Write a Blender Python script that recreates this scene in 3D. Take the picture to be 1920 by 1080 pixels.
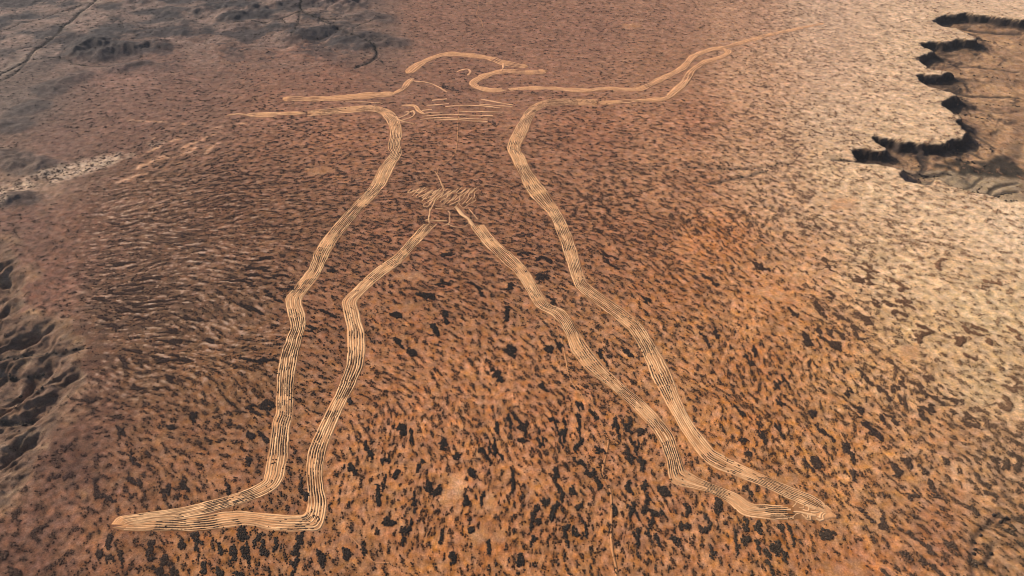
import bpy, math, random
import numpy as np

for o in list(bpy.data.objects):
    bpy.data.objects.remove(o, do_unlink=True)
S = bpy.context.scene
COL = S.collection
R = math.radians

# ------------------------------------------------------------------ camera
CAM_H = 1530.0
PITCH = R(40.3)
F = 1400.0                       # focal length in photo pixels (1920 wide)
cam_d = bpy.data.cameras.new('camera')
cam = bpy.data.objects.new('camera', cam_d)
COL.objects.link(cam)
cam.location = (0, 0, CAM_H)
cam.rotation_euler = (R(90) - PITCH, 0, 0)
cam_d.sensor_width = 36.0
cam_d.lens = F / 1920 * 36
cam_d.clip_start = 1.0
cam_d.clip_end = 150000.0
S.camera = cam

# ------------------------------------------------------------------ sky, sun, exposure
SUN_EL = R(31)
SUN_AZ = math.atan2(-0.84, 0.54)            # from beyond and to the left (angle from +Y towards +X)
w = bpy.data.worlds.new('World')
S.world = w
w.use_nodes = True
nt = w.node_tree
sky = nt.nodes.new('ShaderNodeTexSky')
sky.sky_type = 'NISHITA'
sky.sun_disc = False
sky.sun_elevation = SUN_EL
sky.sun_rotation = SUN_AZ
sky.dust_density = 2.0
bg = nt.nodes['Background']
bg.inputs['Strength'].default_value = 0.09
nt.links.new(sky.outputs[0], bg.inputs['Color'])
sd = bpy.data.lights.new('sun', 'SUN')
sun = bpy.data.objects.new('sun', sd)
COL.objects.link(sun)
sd.energy = 4.4
sd.angle = R(0.5)
sd.color = (1.0, 0.90, 0.76)
sun.location = (-3000, 4000, 4000)
sun.rotation_euler = (R(90) - SUN_EL, 0, math.atan2(math.sin(SUN_AZ), -math.cos(SUN_AZ)) )
# a sun lamp shines along its -Z: tilt it so that it points from the sun's place in the sky to the ground
from mathutils import Vector
sdir = Vector((math.sin(SUN_AZ) * math.cos(SUN_EL), math.cos(SUN_AZ) * math.cos(SUN_EL), math.sin(SUN_EL)))
sun.rotation_euler = sdir.to_track_quat('Z', 'Y').to_euler()
S.view_settings.view_transform = 'Standard'
S.view_settings.look = 'None'
S.view_settings.gamma = 1.0
S.view_settings.use_curve_mapping = False
S.view_settings.exposure = 0.25
HAZE = 0.000008
GAIN = 1.22                      # how bright a white, level patch of ground renders

S.render.engine = 'CYCLES'
S.cycles.filter_width = 1.05

# ------------------------------------------------------------------ survey helpers
sp_, cp_ = math.sin(PITCH), math.cos(PITCH)


def gp(px, py):
    """ground point (metres) surveyed from a photo position"""
    px = np.asarray(px, float); py = np.asarray(py, float)
    a = (px - 960) / F; b = (540 - py) / F
    dz = -sp_ + b * cp_
    t = CAM_H / -dz
    return a * t, (cp_ + b * sp_) * t


def chart(x, y):
    """inverse of gp"""
    f = y * cp_ + CAM_H * sp_
    u = y * sp_ - CAM_H * cp_
    return 960 + x / f * F, 540 - u / f * F


def pts(lst):
    a = np.array(lst, float)
    x, y = gp(a[:, 0], a[:, 1])
    return np.stack([x, y], 1)


def lin(c):
    c = np.asarray(c, float) / 255
    return np.where(c <= 0.04045, c / 12.92, ((c + 0.055) / 1.055) ** 2.4)


rng = np.random.default_rng(7)
_lat = [rng.random((256, 256)) for _ in range(8)]


def vnoise(x, y, scale, seed=0):
    x = x / scale + 37.3 * seed; y = y / scale + 91.7 * seed
    xi = np.floor(x).astype(int); yi = np.floor(y).astype(int)
    fx = x - xi; fy = y - yi
    fx = fx * fx * (3 - 2 * fx); fy = fy * fy * (3 - 2 * fy)
    L = _lat[seed % 8]
    a = L[yi & 255, xi & 255]; b = L[yi & 255, (xi + 1) & 255]
    c = L[(yi + 1) & 255, xi & 255]; d = L[(yi + 1) & 255, (xi + 1) & 255]
    return (a * (1 - fx) + b * fx) * (1 - fy) + (c * (1 - fx) + d * fx) * fy - 0.5


def fbm(x, y, scale, seed=0, oct=4):
    r = 0; a = 1
    for k in range(oct):
        r = r + a * vnoise(x, y, scale, seed + k); a *= 0.5; scale *= 0.5
    return r


def smooth(e0, e1, v):
    t = np.clip((v - e0) / (e1 - e0), 0, 1)
    return t * t * (3 - 2 * t)


def seg_dist(X, Y, line, closed=False):
    d = np.full(X.shape, 1e9)
    n = len(line)
    for i in range(n if closed else n - 1):
        ax, ay = line[i]; bx, by = line[(i + 1) % n]
        vx, vy = bx - ax, by - ay
        l2 = vx * vx + vy * vy + 1e-9
        t = np.clip(((X - ax) * vx + (Y - ay) * vy) / l2, 0, 1)
        d = np.minimum(d, np.hypot(X - ax - t * vx, Y - ay - t * vy))
    return d


def inside(X, Y, poly):
    r = np.zeros(X.shape, bool)
    n = len(poly)
    for i in range(n):
        ax, ay = poly[i]; bx, by = poly[(i + 1) % n]
        if ay == by:
            continue
        c = ((ay > Y) != (by > Y)) & (X < (bx - ax) * (Y - ay) / (by - ay) + ax)
        r ^= c
    return r


def blur(a, n):
    """three box blurs of half-width n"""
    for _ in range(3):
        for ax in (0, 1):
            p = [(0, 0), (0, 0)]; p[ax] = (n + 1, n)
            c = np.cumsum(np.pad(a, p, mode='edge'), axis=ax)
            if ax == 0:
                a = (c[2 * n + 1:] - c[:-2 * n - 1]) / (2 * n + 1)
            else:
                a = (c[:, 2 * n + 1:] - c[:, :-2 * n - 1]) / (2 * n + 1)
    return a


# ------------------------------------------------------------------ survey grid (3 m cells)
CELL = 3.0
GX0, GX1, GY0, GY1 = -3700, 3700, 480, 5000
NX = int((GX1 - GX0) / CELL); NY = int((GY1 - GY0) / CELL)
gx = GX0 + (np.arange(NX) + 0.5) * CELL
gy = GY0 + (np.arange(NY) + 0.5) * CELL
X, Y = np.meshgrid(gx, gy)
PX, PY = chart(X, Y)


def idw(ctrl, nv, power=3.2, step=8):
    """control points (px, py, values...) spread over the grid"""
    c = np.array(ctrl, float)
    px = PX[::step, ::step]; py = PY[::step, ::step]
    wsum = 0; v = [0] * nv
    for row in c:
        d2 = (px - row[0]) ** 2 + ((py - row[1]) * 1.4) ** 2 + 900
        wt = d2 ** (-power / 2 * 1.0)
        wsum = wsum + wt
        for k in range(nv):
            v[k] = v[k] + wt * row[2 + k]
    out = []
    yi = np.clip(np.arange(NY) / step, 0, px.shape[0] - 1.001); xi = np.clip(np.arange(NX) / step, 0, px.shape[1] - 1.001)
    y0 = yi.astype(int); x0 = xi.astype(int); fy = (yi - y0)[:, None]; fx = (xi - x0)[None, :]
    for k in range(nv):
        f = v[k] / wsum
        g = (f[y0][:, x0] * (1 - fx) + f[y0][:, x0 + 1] * fx) * (1 - fy) + (f[y0 + 1][:, x0] * (1 - fx) + f[y0 + 1][:, x0 + 1] * fx) * fy
        out.append(g)
    return out


def sample(a, x, y):
    u = np.clip((x - GX0) / CELL - 0.5, 0, NX - 1.001); v = np.clip((y - GY0) / CELL - 0.5, 0, NY - 1.001)
    i = u.astype(int); j = v.astype(int); fu = u - i; fv = v - j
    return (a[j, i] * (1 - fu) + a[j, i + 1] * fu) * (1 - fv) + (a[j + 1, i] * (1 - fu) + a[j + 1, i + 1] * fu) * fv


# soil colours: photo position, sRGB of the bare soil there
SOIL = [
    (60, 60, 118, 102, 97), (30, 200, 112, 96, 90), (180, 60, 116, 99, 94), (300, 20, 105, 92, 90), (300, 140, 126, 96, 86),
    (450, 40, 106, 92, 90), (420, 130, 134, 100, 86), (560, 120, 134, 98, 84), (640, 70, 108, 92, 88), (620, 20, 112, 96, 92),
    (520, 20, 108, 92, 88), (710, 60, 118, 96, 88), (800, 40, 138, 102, 88), (950, 60, 140, 103, 88), (1100, 60, 144, 106, 90), (1250, 40, 152, 114, 96),
    (1400, 30, 176, 136, 112), (1550, 20, 206, 168, 140), (1700, 20, 220, 182, 150), (1880, 10, 222, 184, 152),
    (100, 280, 122, 92, 82), (250, 250, 132, 98, 86), (380, 250, 138, 102, 86), (330, 170, 134, 98, 84), (500, 200, 142, 102, 84), (620, 150, 140, 100, 84),
    (60, 330, 150, 122, 104), (300, 330, 130, 96, 78), (500, 290, 136, 96, 76), (640, 280, 150, 104, 80), (850, 150, 140, 102, 86),
    (850, 280, 146, 102, 80), (1000, 150, 146, 106, 88), (1100, 260, 150, 104, 82), (1250, 120, 152, 112, 90), (1300, 230, 158, 112, 88),
    (1450, 150, 194, 152, 122), (1400, 260, 180, 138, 110), (1550, 120, 208, 168, 138), (1650, 160, 220, 180, 146), (1560, 230, 216, 178, 146), (1680, 230, 218, 180, 144), (1700, 100, 220, 182, 148),
    (1450, 310, 200, 158, 128), (1560, 330, 220, 182, 146), (1650, 360, 224, 186, 148), (1780, 400, 224, 186, 148), (1900, 420, 228, 192, 156),
    (150, 420, 124, 88, 72), (50, 420, 122, 90, 78), (300, 450, 118, 86, 70), (450, 400, 128, 90, 70), (560, 420, 134, 94, 72),
    (100, 540, 124, 86, 72), (200, 560, 118, 86, 70), (330, 560, 118, 86, 70), (450, 560, 126, 90, 70), (600, 600, 150, 100, 74),
    (170, 700, 120, 84, 70), (260, 700, 124, 88, 68), (130, 860, 112, 78, 66), (190, 800, 116, 80, 66), (300, 820, 140, 96, 72), (420, 720, 142, 98, 70),
    (80, 1000, 116, 80, 66), (30, 1060, 112, 76, 62), (200, 1020, 138, 92, 68), (400, 1040, 164, 108, 72), (420, 880, 152, 102, 74),
    (780, 450, 150, 102, 78), (900, 350, 150, 104, 80), (1000, 440, 154, 106, 80), (850, 560, 160, 108, 78), (780, 620, 170, 112, 78),
    (900, 700, 186, 124, 86), (760, 760, 184, 122, 86), (900, 850, 190, 126, 86), (700, 900, 182, 122, 84), (900, 1030, 182, 118, 76), (1040, 800, 186, 122, 84),
    (1100, 900, 174, 116, 80), (1100, 1030, 172, 114, 76), (1250, 980, 182, 122, 86), (1180, 450, 162, 110, 80), (1250, 550, 178, 118, 80), (1300, 350, 166, 118, 90),
    (1350, 450, 190, 126, 82), (1450, 560, 204, 138, 92), (1500, 480, 200, 148, 110), (1420, 680, 186, 122, 80), (1550, 650, 200, 138, 92), (1650, 700, 206, 150, 104),
    (1560, 400, 212, 170, 134), (1480, 370, 196, 154, 124), (1650, 480, 220, 180, 140), (1750, 520, 222, 180, 138), (1850, 560, 222, 182, 140), (1720, 620, 214, 168, 124), (1850, 720, 206, 164, 124),
    (1400, 800, 192, 126, 80), (1600, 830, 192, 130, 84), (1750, 820, 184, 130, 90), (1880, 850, 172, 128, 94), (1650, 960, 178, 124, 84), (1480, 1020, 182, 120, 78),
    (1750, 1000, 164, 108, 74), (1880, 1000, 160, 116, 82), (1600, 1060, 176, 112, 72), (1560, 900, 190, 128, 82),
]
ctrl = [(a, b, *(lin((c, d, e)) / GAIN)) for a, b, c, d, e in SOIL]
soil = np.stack(idw(ctrl, 3), -1)
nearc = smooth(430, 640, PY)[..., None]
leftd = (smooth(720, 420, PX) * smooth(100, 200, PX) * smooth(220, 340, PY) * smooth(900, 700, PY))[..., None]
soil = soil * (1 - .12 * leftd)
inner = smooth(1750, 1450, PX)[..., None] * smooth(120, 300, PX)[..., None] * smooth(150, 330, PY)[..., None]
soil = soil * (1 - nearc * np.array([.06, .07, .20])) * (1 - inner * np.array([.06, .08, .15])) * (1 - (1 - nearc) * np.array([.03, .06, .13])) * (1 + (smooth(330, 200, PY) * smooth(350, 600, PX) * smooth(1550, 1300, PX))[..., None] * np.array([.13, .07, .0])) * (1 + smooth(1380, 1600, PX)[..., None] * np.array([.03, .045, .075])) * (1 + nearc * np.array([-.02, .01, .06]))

# scrub: photo position, cover 0-1, tint sRGB of the foliage, fineness 0-1
SCRUB = [
    (100, 100, .05, 64, 56, 54, .3), (400, 100, .07, 70, 58, 54, .3), (650, 80, .08, 62, 54, 52, .2), (900, 60, .13, 78, 62, 56, .4), (1150, 80, .14, 80, 62, 56, .4), (1400, 40, .11, 120, 92, 76, .6),
    (1600, 60, .10, 156, 122, 98, .9), (1650, 180, .12, 156, 120, 96, .95), (1850, 10, .08, 150, 114, 92, .9), (200, 220, .08, 80, 62, 56, .6), (400, 240, .14, 78, 60, 52, .5), (600, 280, .22, 72, 54, 48, .3),
    (850, 190, .10, 70, 56, 52, .3), (850, 290, .22, 76, 56, 48, .3), (1050, 230, .16, 72, 56, 50, .3), (1250, 200, .16, 80, 62, 54, .4), (1300, 300, .24, 84, 62, 52, .4), (1400, 200, .20, 116, 86, 70, .8), (1450, 290, .24, 126, 94, 76, .9),
    (1550, 180, .12, 140, 104, 80, 1.), (1500, 90, .15, 140, 106, 86, .8), (1600, 380, .13, 150, 112, 86, 1.), (1800, 420, .13, 156, 118, 90, 1.),
    (60, 470, .04, 84, 64, 54, .8), (100, 300, .03, 84, 64, 54, .8), (150, 430, .05, 84, 62, 54, .8), (250, 450, .24, 80, 60, 52, .5), (450, 350, .28, 70, 52, 46, .2), (450, 500, .28, 66, 50, 44, .2), (250, 580, .30, 84, 62, 52, .5),
    (160, 640, .06, 84, 62, 54, .9), (140, 850, .06, 80, 58, 50, .9), (60, 1000, .16, 78, 58, 48, .9), (330, 680, .28, 72, 54, 46, .35), (500, 650, .24, 54, 44, 40, .1), (250, 850, .22, 66, 52, 46, .3), (380, 800, .24, 54, 44, 40, .1),
    (430, 870, .23, 54, 44, 40, .1), (250, 1020, .22, 64, 50, 42, .4), (430, 1040, .23, 54, 46, 40, .2), (600, 700, .25, 50, 42, 38, .1), (780, 470, .26, 60, 48, 42, .25), (800, 600, .22, 50, 42, 38, .05), (700, 550, .24, 54, 44, 40, .1),
    (800, 760, .22, 46, 40, 36, .05), (700, 900, .22, 46, 40, 36, .0), (860, 900, .16, 46, 40, 36, .0), (950, 840, .25, 46, 40, 36, .1), (900, 1030, .17, 46, 40, 36, .1), (1060, 820, .27, 48, 42, 38, .1), (1080, 960, .28, 50, 44, 38, .2), (1200, 1000, .26, 54, 46, 40, .1),
    (1000, 480, .22, 58, 46, 42, .25), (950, 600, .24, 50, 42, 38, .1), (1150, 400, .30, 64, 48, 42, .4), (1150, 680, .26, 52, 44, 40, .1), (1250, 600, .26, 56, 46, 40, .1), (1300, 430, .26, 66, 50, 42, .3),
    (1420, 480, .14, 78, 58, 48, .2), (1450, 600, .14, 66, 52, 44, .1), (1380, 640, .24, 60, 48, 42, .1), (1520, 700, .22, 64, 52, 44, .1), (1600, 560, .28, 104, 76, 58, .7), (1500, 420, .32, 100, 74, 60, .8), (1700, 500, .22, 142, 104, 78, .95),
    (1850, 560, .15, 146, 108, 80, 1.), (1760, 660, .26, 116, 84, 62, .8), (1420, 780, .23, 56, 46, 40, .05), (1600, 800, .22, 60, 48, 42, .1), (1750, 780, .26, 80, 62, 50, .4), (1880, 750, .24, 124, 94, 70, .95),
    (1880, 880, .26, 84, 66, 52, .6), (1650, 950, .28, 74, 58, 48, .4), (1480, 1010, .22, 64, 54, 44, .1), (1750, 1030, .24, 80, 62, 50, .5), (1880, 1040, .16, 78, 64, 50, .4), (1560, 1060, .16, 70, 56, 46, .2),
]
cover, tr, tg, tb, fine = idw([(a, b, c, *lin((d, e, f)), g) for a, b, c, d, e, f, g in SCRUB], 5)

# run of the scrub bands: photo position and angle in the photo (degrees, clockwise from right)
RUN = [(300, 560, -6), (480, 620, 12), (400, 780, 22), (250, 1000, 55), (450, 1040, 80), (800, 800, 62), (700, 900, 82), (880, 960, 75), (1000, 850, 58), (1150, 570, 40), (1380, 450, 38),
       (1500, 700, 50), (1450, 820, 56), (1700, 600, 30), (1300, 300, 22), (1500, 980, 66), (800, 560, 28), (700, 660, 42), (1620, 480, 28), (1780, 430, 16), (950, 480, 24), (500, 330, -6), (350, 300, -14),
       (850, 250, 4), (1200, 220, 12), (1450, 120, 28), (1700, 820, 46), (1850, 700, 30), (1000, 60, 6), (300, 100, 0), (1650, 200, 20), (1100, 1030, 70), (1250, 700, 55), (600, 480, 8), (560, 760, 40), (200, 750, 10)]
rr = []
for px, py, a in RUN:
    x0, y0 = gp(px, py); x1, y1 = gp(px + 8 * math.cos(R(a)), py + 8 * math.sin(R(a)))
    th = 2 * math.atan2(y1 - y0, x1 - x0)
    rr.append((px, py, math.cos(th), math.sin(th)))
c2, s2 = idw(rr, 2)
ang = 0.5 * np.arctan2(s2, c2) + 0.55 * fbm(X, Y, 240, 3, 2) + 0.7 * fbm(X, Y, 90, 1, 2)
DX, DY = np.cos(ang), np.sin(ang)


def lic(noise, steps, stretch):
    J, I = np.meshgrid(np.arange(NY), np.arange(NX), indexing='ij')
    acc = noise.copy(); tot = 1
    for sgn in (1, -1):
        x = I.astype(np.float32); y = J.astype(np.float32)
        for k in range(steps):
            ii = np.clip(x + 0.5, 0, NX - 1).astype(np.int32); jj = np.clip(y + 0.5, 0, NY - 1).astype(np.int32)
            x = x + sgn * stretch * DX[jj, ii]; y = y + sgn * stretch * DY[jj, ii]
            ii = np.clip(x + 0.5, 0, NX - 1).astype(np.int32); jj = np.clip(y + 0.5, 0, NY - 1).astype(np.int32)
            wt = 1 - (k + 1) / (steps + 1.5)
            acc = acc + wt * noise[jj, ii]; tot += wt
    return acc / tot


def norm(a):
    return (a - a.mean()) / a.std()


def rank(a):
    q = np.quantile(a.ravel()[::37], np.linspace(0, 1, 513))
    return np.interp(a, q, np.linspace(0, 1, 513))


n0 = rng.standard_normal((NY, NX))
b1 = blur(n0, 1)
n1 = rng.standard_normal((NY, NX))
b2 = blur(rng.standard_normal((NY, NX)), 2)
gritty = norm(lic(n1, 2, 1.2))
bands = norm(lic(blur(rng.standard_normal((NY, NX)), 3), 7, 3.2))
soil = soil * (1 - .04 * np.clip(bands, -1.6, 1.6))[..., None]
wide = norm(lic(b2, 4, 2.0))
soft = (n0 + 0.6 * (np.roll(n0, 1, 0) + np.roll(n0, -1, 0) + np.roll(n0, 1, 1) + np.roll(n0, -1, 1)))
base_ = soft - 5 * blur(n0, 3)
coarse = 0.85 * norm(lic(base_ + 1.5 * b1, 3, 1.1)) + 0.14 * wide + 0.10 * bands + 0.38 * gritty + 0.18 * norm(n1)
rip = smooth(110, 200, PX) * smooth(680, 420, PX) * smooth(290, 400, PY) * smooth(840, 640, PY)
ripf = .8 * norm(lic(soft + 3 * b1 - 5 * blur(n0, 3), 5, 1.3)) + .3 * norm(n1) + .3 * gritty + .08 * bands
finef = .55 * norm(lic(norm(rng.standard_normal((NY, NX)) + 1.6 * b1 / b1.std()), 2, 1.2)) + .7 * norm(blur(rng.standard_normal((NY, NX)), 1) + .3 * n1 / 3) + .08 * bands
patch = norm(fbm(X, Y, 130, 5, 4))
dots = norm(blur(rng.standard_normal((NY, NX)), 1) + .25 * rng.standard_normal((NY, NX)))
fieldv = norm(coarse) * (1 - fine) + norm(finef) * fine
fieldv = fieldv / np.sqrt((1 - fine) ** 2 + fine ** 2)
fieldv = norm(fieldv * (1 - .85 * rip) + norm(ripf) * rip) + 0.13 * patch
# clumps that stand out in the photo: position, length, width (photo pixels), angle, label
CLUMPS = [
    (1345, 950, 28, 18, 80, 'big solid dark scrub clump close under the right foot band'),
    (753, 805, 26, 14, 60, 'tall narrow dark scrub clump in open ground between the legs'),
    (830, 835, 18, 18, 0, 'ragged round dark bush with bare twigs left of the sand clearing'),
    (856, 855, 16, 15, 0, 'round black bush above the pale sand clearing'),
    (742, 890, 22, 12, 100, 'upright oval dark clump left of the pale sand clearing'),
    (805, 915, 26, 14, 70, 'dark paired clump touching the left edge of the sand clearing'),
    (820, 920, 18, 12, 120, 'dark paired clump touching the left edge of the sand clearing'),
    (874, 935, 44, 14, 95, 'long dark scrub wall along the right edge of the sand clearing'),
    (884, 885, 20, 14, 60, 'black bush at the top right corner of the sand clearing'),
    (850, 1045, 22, 20, 100, 'broad dark scrub clump low in the middle below the clearing'),
    (728, 980, 26, 16, 5, 'hook shaped dark clump left of and below the clearing'),
    (690, 840, 50, 11, 68, 'long slanting dark scrub band right of the left leg'),
    (708, 925, 40, 11, 85, 'long upright dark scrub band between left heel and clearing'),
    (205, 1015, 26, 12, 95, 'upright dark scrub clump under the toe of the left foot'),
    (365, 1003, 20, 18, 0, 'round dark scrub clump just below the left foot sole'),
    (455, 1000, 28, 22, 100, 'broad dark scrub clump under the arch of the left foot'),
    (560, 1020, 52, 14, 115, 'long leaning dark scrub strip below the left heel'),
    (483, 1012, 24, 12, 120, 'slanting dark clump right of the arch clump below the foot'),
    (285, 1020, 34, 14, 110, 'ragged upright dark clump below the middle of the left foot'),
    (440, 1040, 30, 16, 90, 'dark clump low on the frame edge below the left foot'),
    (500, 760, 24, 16, 0, 'dark scrub clump against the outer side of the left leg'),
    (470, 815, 30, 11, 25, 'flat slanting dark clump outside the left shin'),
    (320, 800, 18, 16, 0, 'dark round clump in the open left of the left shin'),
    (467, 865, 26, 14, 60, 'slanting dark clump outside the left ankle'),
    (575, 925, 34, 11, 95, 'upright dark clump in the gap inside the left ankle'),
    (650, 750, 20, 14, 60, 'dark clump beside the inner side of the left leg'),
    (745, 640, 30, 10, 55, 'slanting dark clump right of the left knee'),
    (773, 660, 20, 14, 45, 'dark clump in the open right of the left knee'),
    (800, 555, 38, 16, 22, 'wide dark scrub clump between the thighs'),
    (745, 590, 24, 11, 8, 'flat dark oval clump right of the inner left knee'),
    (836, 595, 26, 10, 80, 'upright dark clump in the middle between the knees'),
    (950, 588, 34, 9, 95, 'thin upright dark clump left of the right knee'),
    (815, 615, 30, 12, 55, 'slanting dark clump below the middle of the thighs'),
    (957, 655, 28, 18, 55, 'dark clump in the open between the lower legs'),
    (930, 700, 34, 18, 55, 'ragged dark clump in the open between the shins'),
    (1015, 520, 26, 22, 140, 'dark scattered clump on the bare ground between right leg bands'),
    (957, 535, 18, 18, 0, 'round dark clump inside the right thigh'),
    (1030, 655, 22, 14, 30, 'dark clump inside the right knee band'),
    (985, 440, 26, 14, 15, 'pair of black bushes near the top of the right thigh'),
    (1370, 430, 14, 12, 30, 'dark bush above the orange slope right of the figure'),
    (1425, 500, 36, 10, 30, 'dark scrub edge under the red rise right of the figure'),
    (1545, 590, 60, 11, 55, 'long slanting dark scrub band on the bright orange slope'),
    (1625, 600, 30, 14, 35, 'broad dark clump at the upper end of the orange slope'),
    (1620, 595, 44, 12, 35, 'slanting dark clump across the upper orange slope'),
    (1515, 640, 50, 13, 55, 'thick slanting dark band in the middle of the orange slope'),
    (1570, 650, 34, 14, 45, 'dark clump right of the thick band on the orange slope'),
    (1720, 635, 22, 14, 30, 'dark clump on the right rim of the orange slope'),
    (1800, 640, 20, 18, 0, 'dark round bush on the pale tan plain at the right'),
    (1610, 770, 22, 16, 40, 'black bush on orange sand right of the right shin'),
    (1655, 780, 30, 9, 70, 'upright narrow dark clump far right of the right shin'),
    (1640, 810, 60, 14, 42, 'long slanting dark scrub band above the right foot'),
    (1425, 800, 50, 12, 75, 'upright dark scrub string right of the right ankle'),
    (1395, 825, 20, 14, 20, 'dark clump beside the right ankle'),
    (1403, 850, 22, 12, 10, 'flat dark clump over the right instep'),
    (1590, 840, 44, 14, 60, 'dark slanting clump in the open above the right toes'),
    (1530, 865, 26, 16, 60, 'black clump above the right foot band'),
    (1700, 865, 30, 12, 35, 'slanting dark clump on tan ground right of the foot'),
    (1680, 880, 24, 18, 60, 'ragged dark clump right of the right toes'),
    (1887, 877, 18, 18, 0, 'black round bush at the right edge of the plain'),
    (1552, 1000, 34, 26, 45, 'large ragged dark scrub clump below the right toes'),
    (1422, 990, 34, 18, 95, 'upright dark clump below the right instep'),
    (1400, 1015, 24, 18, 30, 'broad dark clump low below the right foot'),
    (1455, 1030, 36, 22, 80, 'dark ragged clump on the lower ground below the right foot'),
    (1656, 985, 36, 18, 95, 'upright olive clump right of the big ragged clump'),
    (1178, 800, 30, 16, 90, 'dark clump left of the right shin band'),
    (1203, 815, 26, 18, 90, 'black clump against the right shin band'),
    (1245, 925, 24, 18, 60, 'dark clump just left of the right heel'),
    (1180, 855, 28, 14, 60, 'slanting dark clump by the faint track'),
    (1262, 1015, 22, 22, 40, 'dark ragged clump at the foot of the frame right of the track'),
    (880, 1000, 30, 14, 95, 'upright dark clump below the sand clearing'),
    (975, 1050, 40, 12, 95, 'upright dark string of scrub near the bottom edge'),
    (960, 905, 34, 10, 90, 'thin upright dark clump right of the sand clearing'),
    (650, 1040, 24, 18, 60, 'dark clump on the bottom edge right of the left heel'),
    (660, 880, 22, 14, 60, 'dark clump right of the inner left ankle'),
    (1265, 320, 14, 8, 20, 'small dark clump right of the torso'),
    (925, 232, 18, 9, 30, 'dark clump under the ribs by the right flank'),
    (840, 165, 34, 8, 15, 'dark scrub patch under the jaw'),
    (855, 320, 20, 9, 15, 'dark clump over the waist scribble'), (895, 341, 16, 6, 5, 'small black oval clump right above the scribble'),
    (765, 385, 14, 8, 50, 'dark clump left of the scribble'), (790, 412, 26, 8, 45, 'curved dark clump below left of the scribble'),
]
seeded = np.full((NY, NX), -1)
for n_, (px, py, ln, wd, a, lab) in enumerate(CLUMPS):
    m = (abs(PX - px) < ln * 1.6) & (abs(PY - py) < ln * 1.6)
    dx = PX[m] - px; dy = PY[m] - py
    u = dx * math.cos(R(a)) + dy * math.sin(R(a)); v = -dx * math.sin(R(a)) + dy * math.cos(R(a))
    q = (u / (ln * .5)) ** 2 + (v / (wd * .5)) ** 2
    jag = 1.9 * fbm(X[m], Y[m], 13, 1, 3)
    f = fieldv[m]
    hit = q + jag + 0.25 * np.clip(-fieldv[m], -1, 1) < 0.8
    f[hit] = 4.0
    fieldv[m] = f
    s = seeded[m]; s[hit] = n_; seeded[m] = s

SALT = pts([(-40, 372), (0, 352), (60, 326), (130, 306), (190, 293), (235, 282), (290, 264), (330, 256), (300, 276), (232, 300), (200, 312), (140, 330), (70, 348), (30, 372), (-40, 405)])
saltz = inside(X + 30 * fbm(X, Y, 90, 7, 4), Y + 30 * fbm(X, Y, 90, 7, 4), SALT)
fieldv = np.where(saltz, dots, fieldv)

# bare clearings (photo polygons): no scrub, loose pale sand
CLEAR = [
    [(838, 888), (862, 880), (878, 884), (872, 900), (885, 905), (872, 915), (868, 935), (858, 948), (838, 952), (822, 942), (830, 925), (840, 905)],
    [(905, 932), (922, 928), (936, 938), (926, 952), (910, 956), (902, 946)],
    [(882, 1000), (908, 990), (915, 1010), (905, 1030), (888, 1020)], [(926, 1000), (945, 990), (952, 1010), (935, 1022)],
    [(735, 512), (790, 510), (795, 522), (745, 525)], [(740, 570), (800, 565), (780, 582), (730, 584)],
    [(1420, 535), (1465, 545), (1490, 565), (1475, 572), (1440, 555), (1415, 560)], [(1455, 885), (1490, 890), (1500, 905), (1470, 915), (1455, 905)],
    [(1415, 470), (1430, 466), (1442, 476), (1425, 482)], [(1680, 655), (1720, 640), (1730, 665), (1700, 680)], [(1540, 1055), (1600, 1045), (1640, 1080), (1540, 1090)],
    [(140, 915), (165, 918), (160, 935), (142, 930)], [(905, 970), (930, 985), (925, 1000), (900, 990)],
    [(1165, 45), (1200, 42), (1205, 52), (1170, 54)], [(570, 318), (615, 310), (630, 322), (585, 332)], [(1560, 375), (1610, 370), (1600, 390), (1550, 398)],
]
CLEARK = [1.28, 1.1, 1.06, 1.06, 1.08, 1.0, 1.12, 1.02, 0.92, 1.08, 1.0, 1.0, 1.0, 1.03, 1.03, 1.05]
clear = np.zeros((NY, NX)); clk = np.zeros((NY, NX))
for poly, k in zip(CLEAR, CLEARK):
    P = pts(poly)
    i0, i1 = [int(np.clip((v - GX0) / CELL, 0, NX)) for v in (P[:, 0].min() - 30, P[:, 0].max() + 30)]
    j0, j1 = [int(np.clip((v - GY0) / CELL, 0, NY)) for v in (P[:, 1].min() - 30, P[:, 1].max() + 30)]
    xx = X[j0:j1, i0:i1]; yy = Y[j0:j1, i0:i1]
    xw = xx + 14 * fbm(xx, yy, 22, 2, 2); yw = yy + 14 * fbm(xx, yy, 22, 4, 2)
    ins = inside(xw, yw, P)
    clear[j0:j1, i0:i1] = np.maximum(clear[j0:j1, i0:i1], ins)
    clk[j0:j1, i0:i1] = np.where(ins, k, clk[j0:j1, i0:i1])

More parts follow.
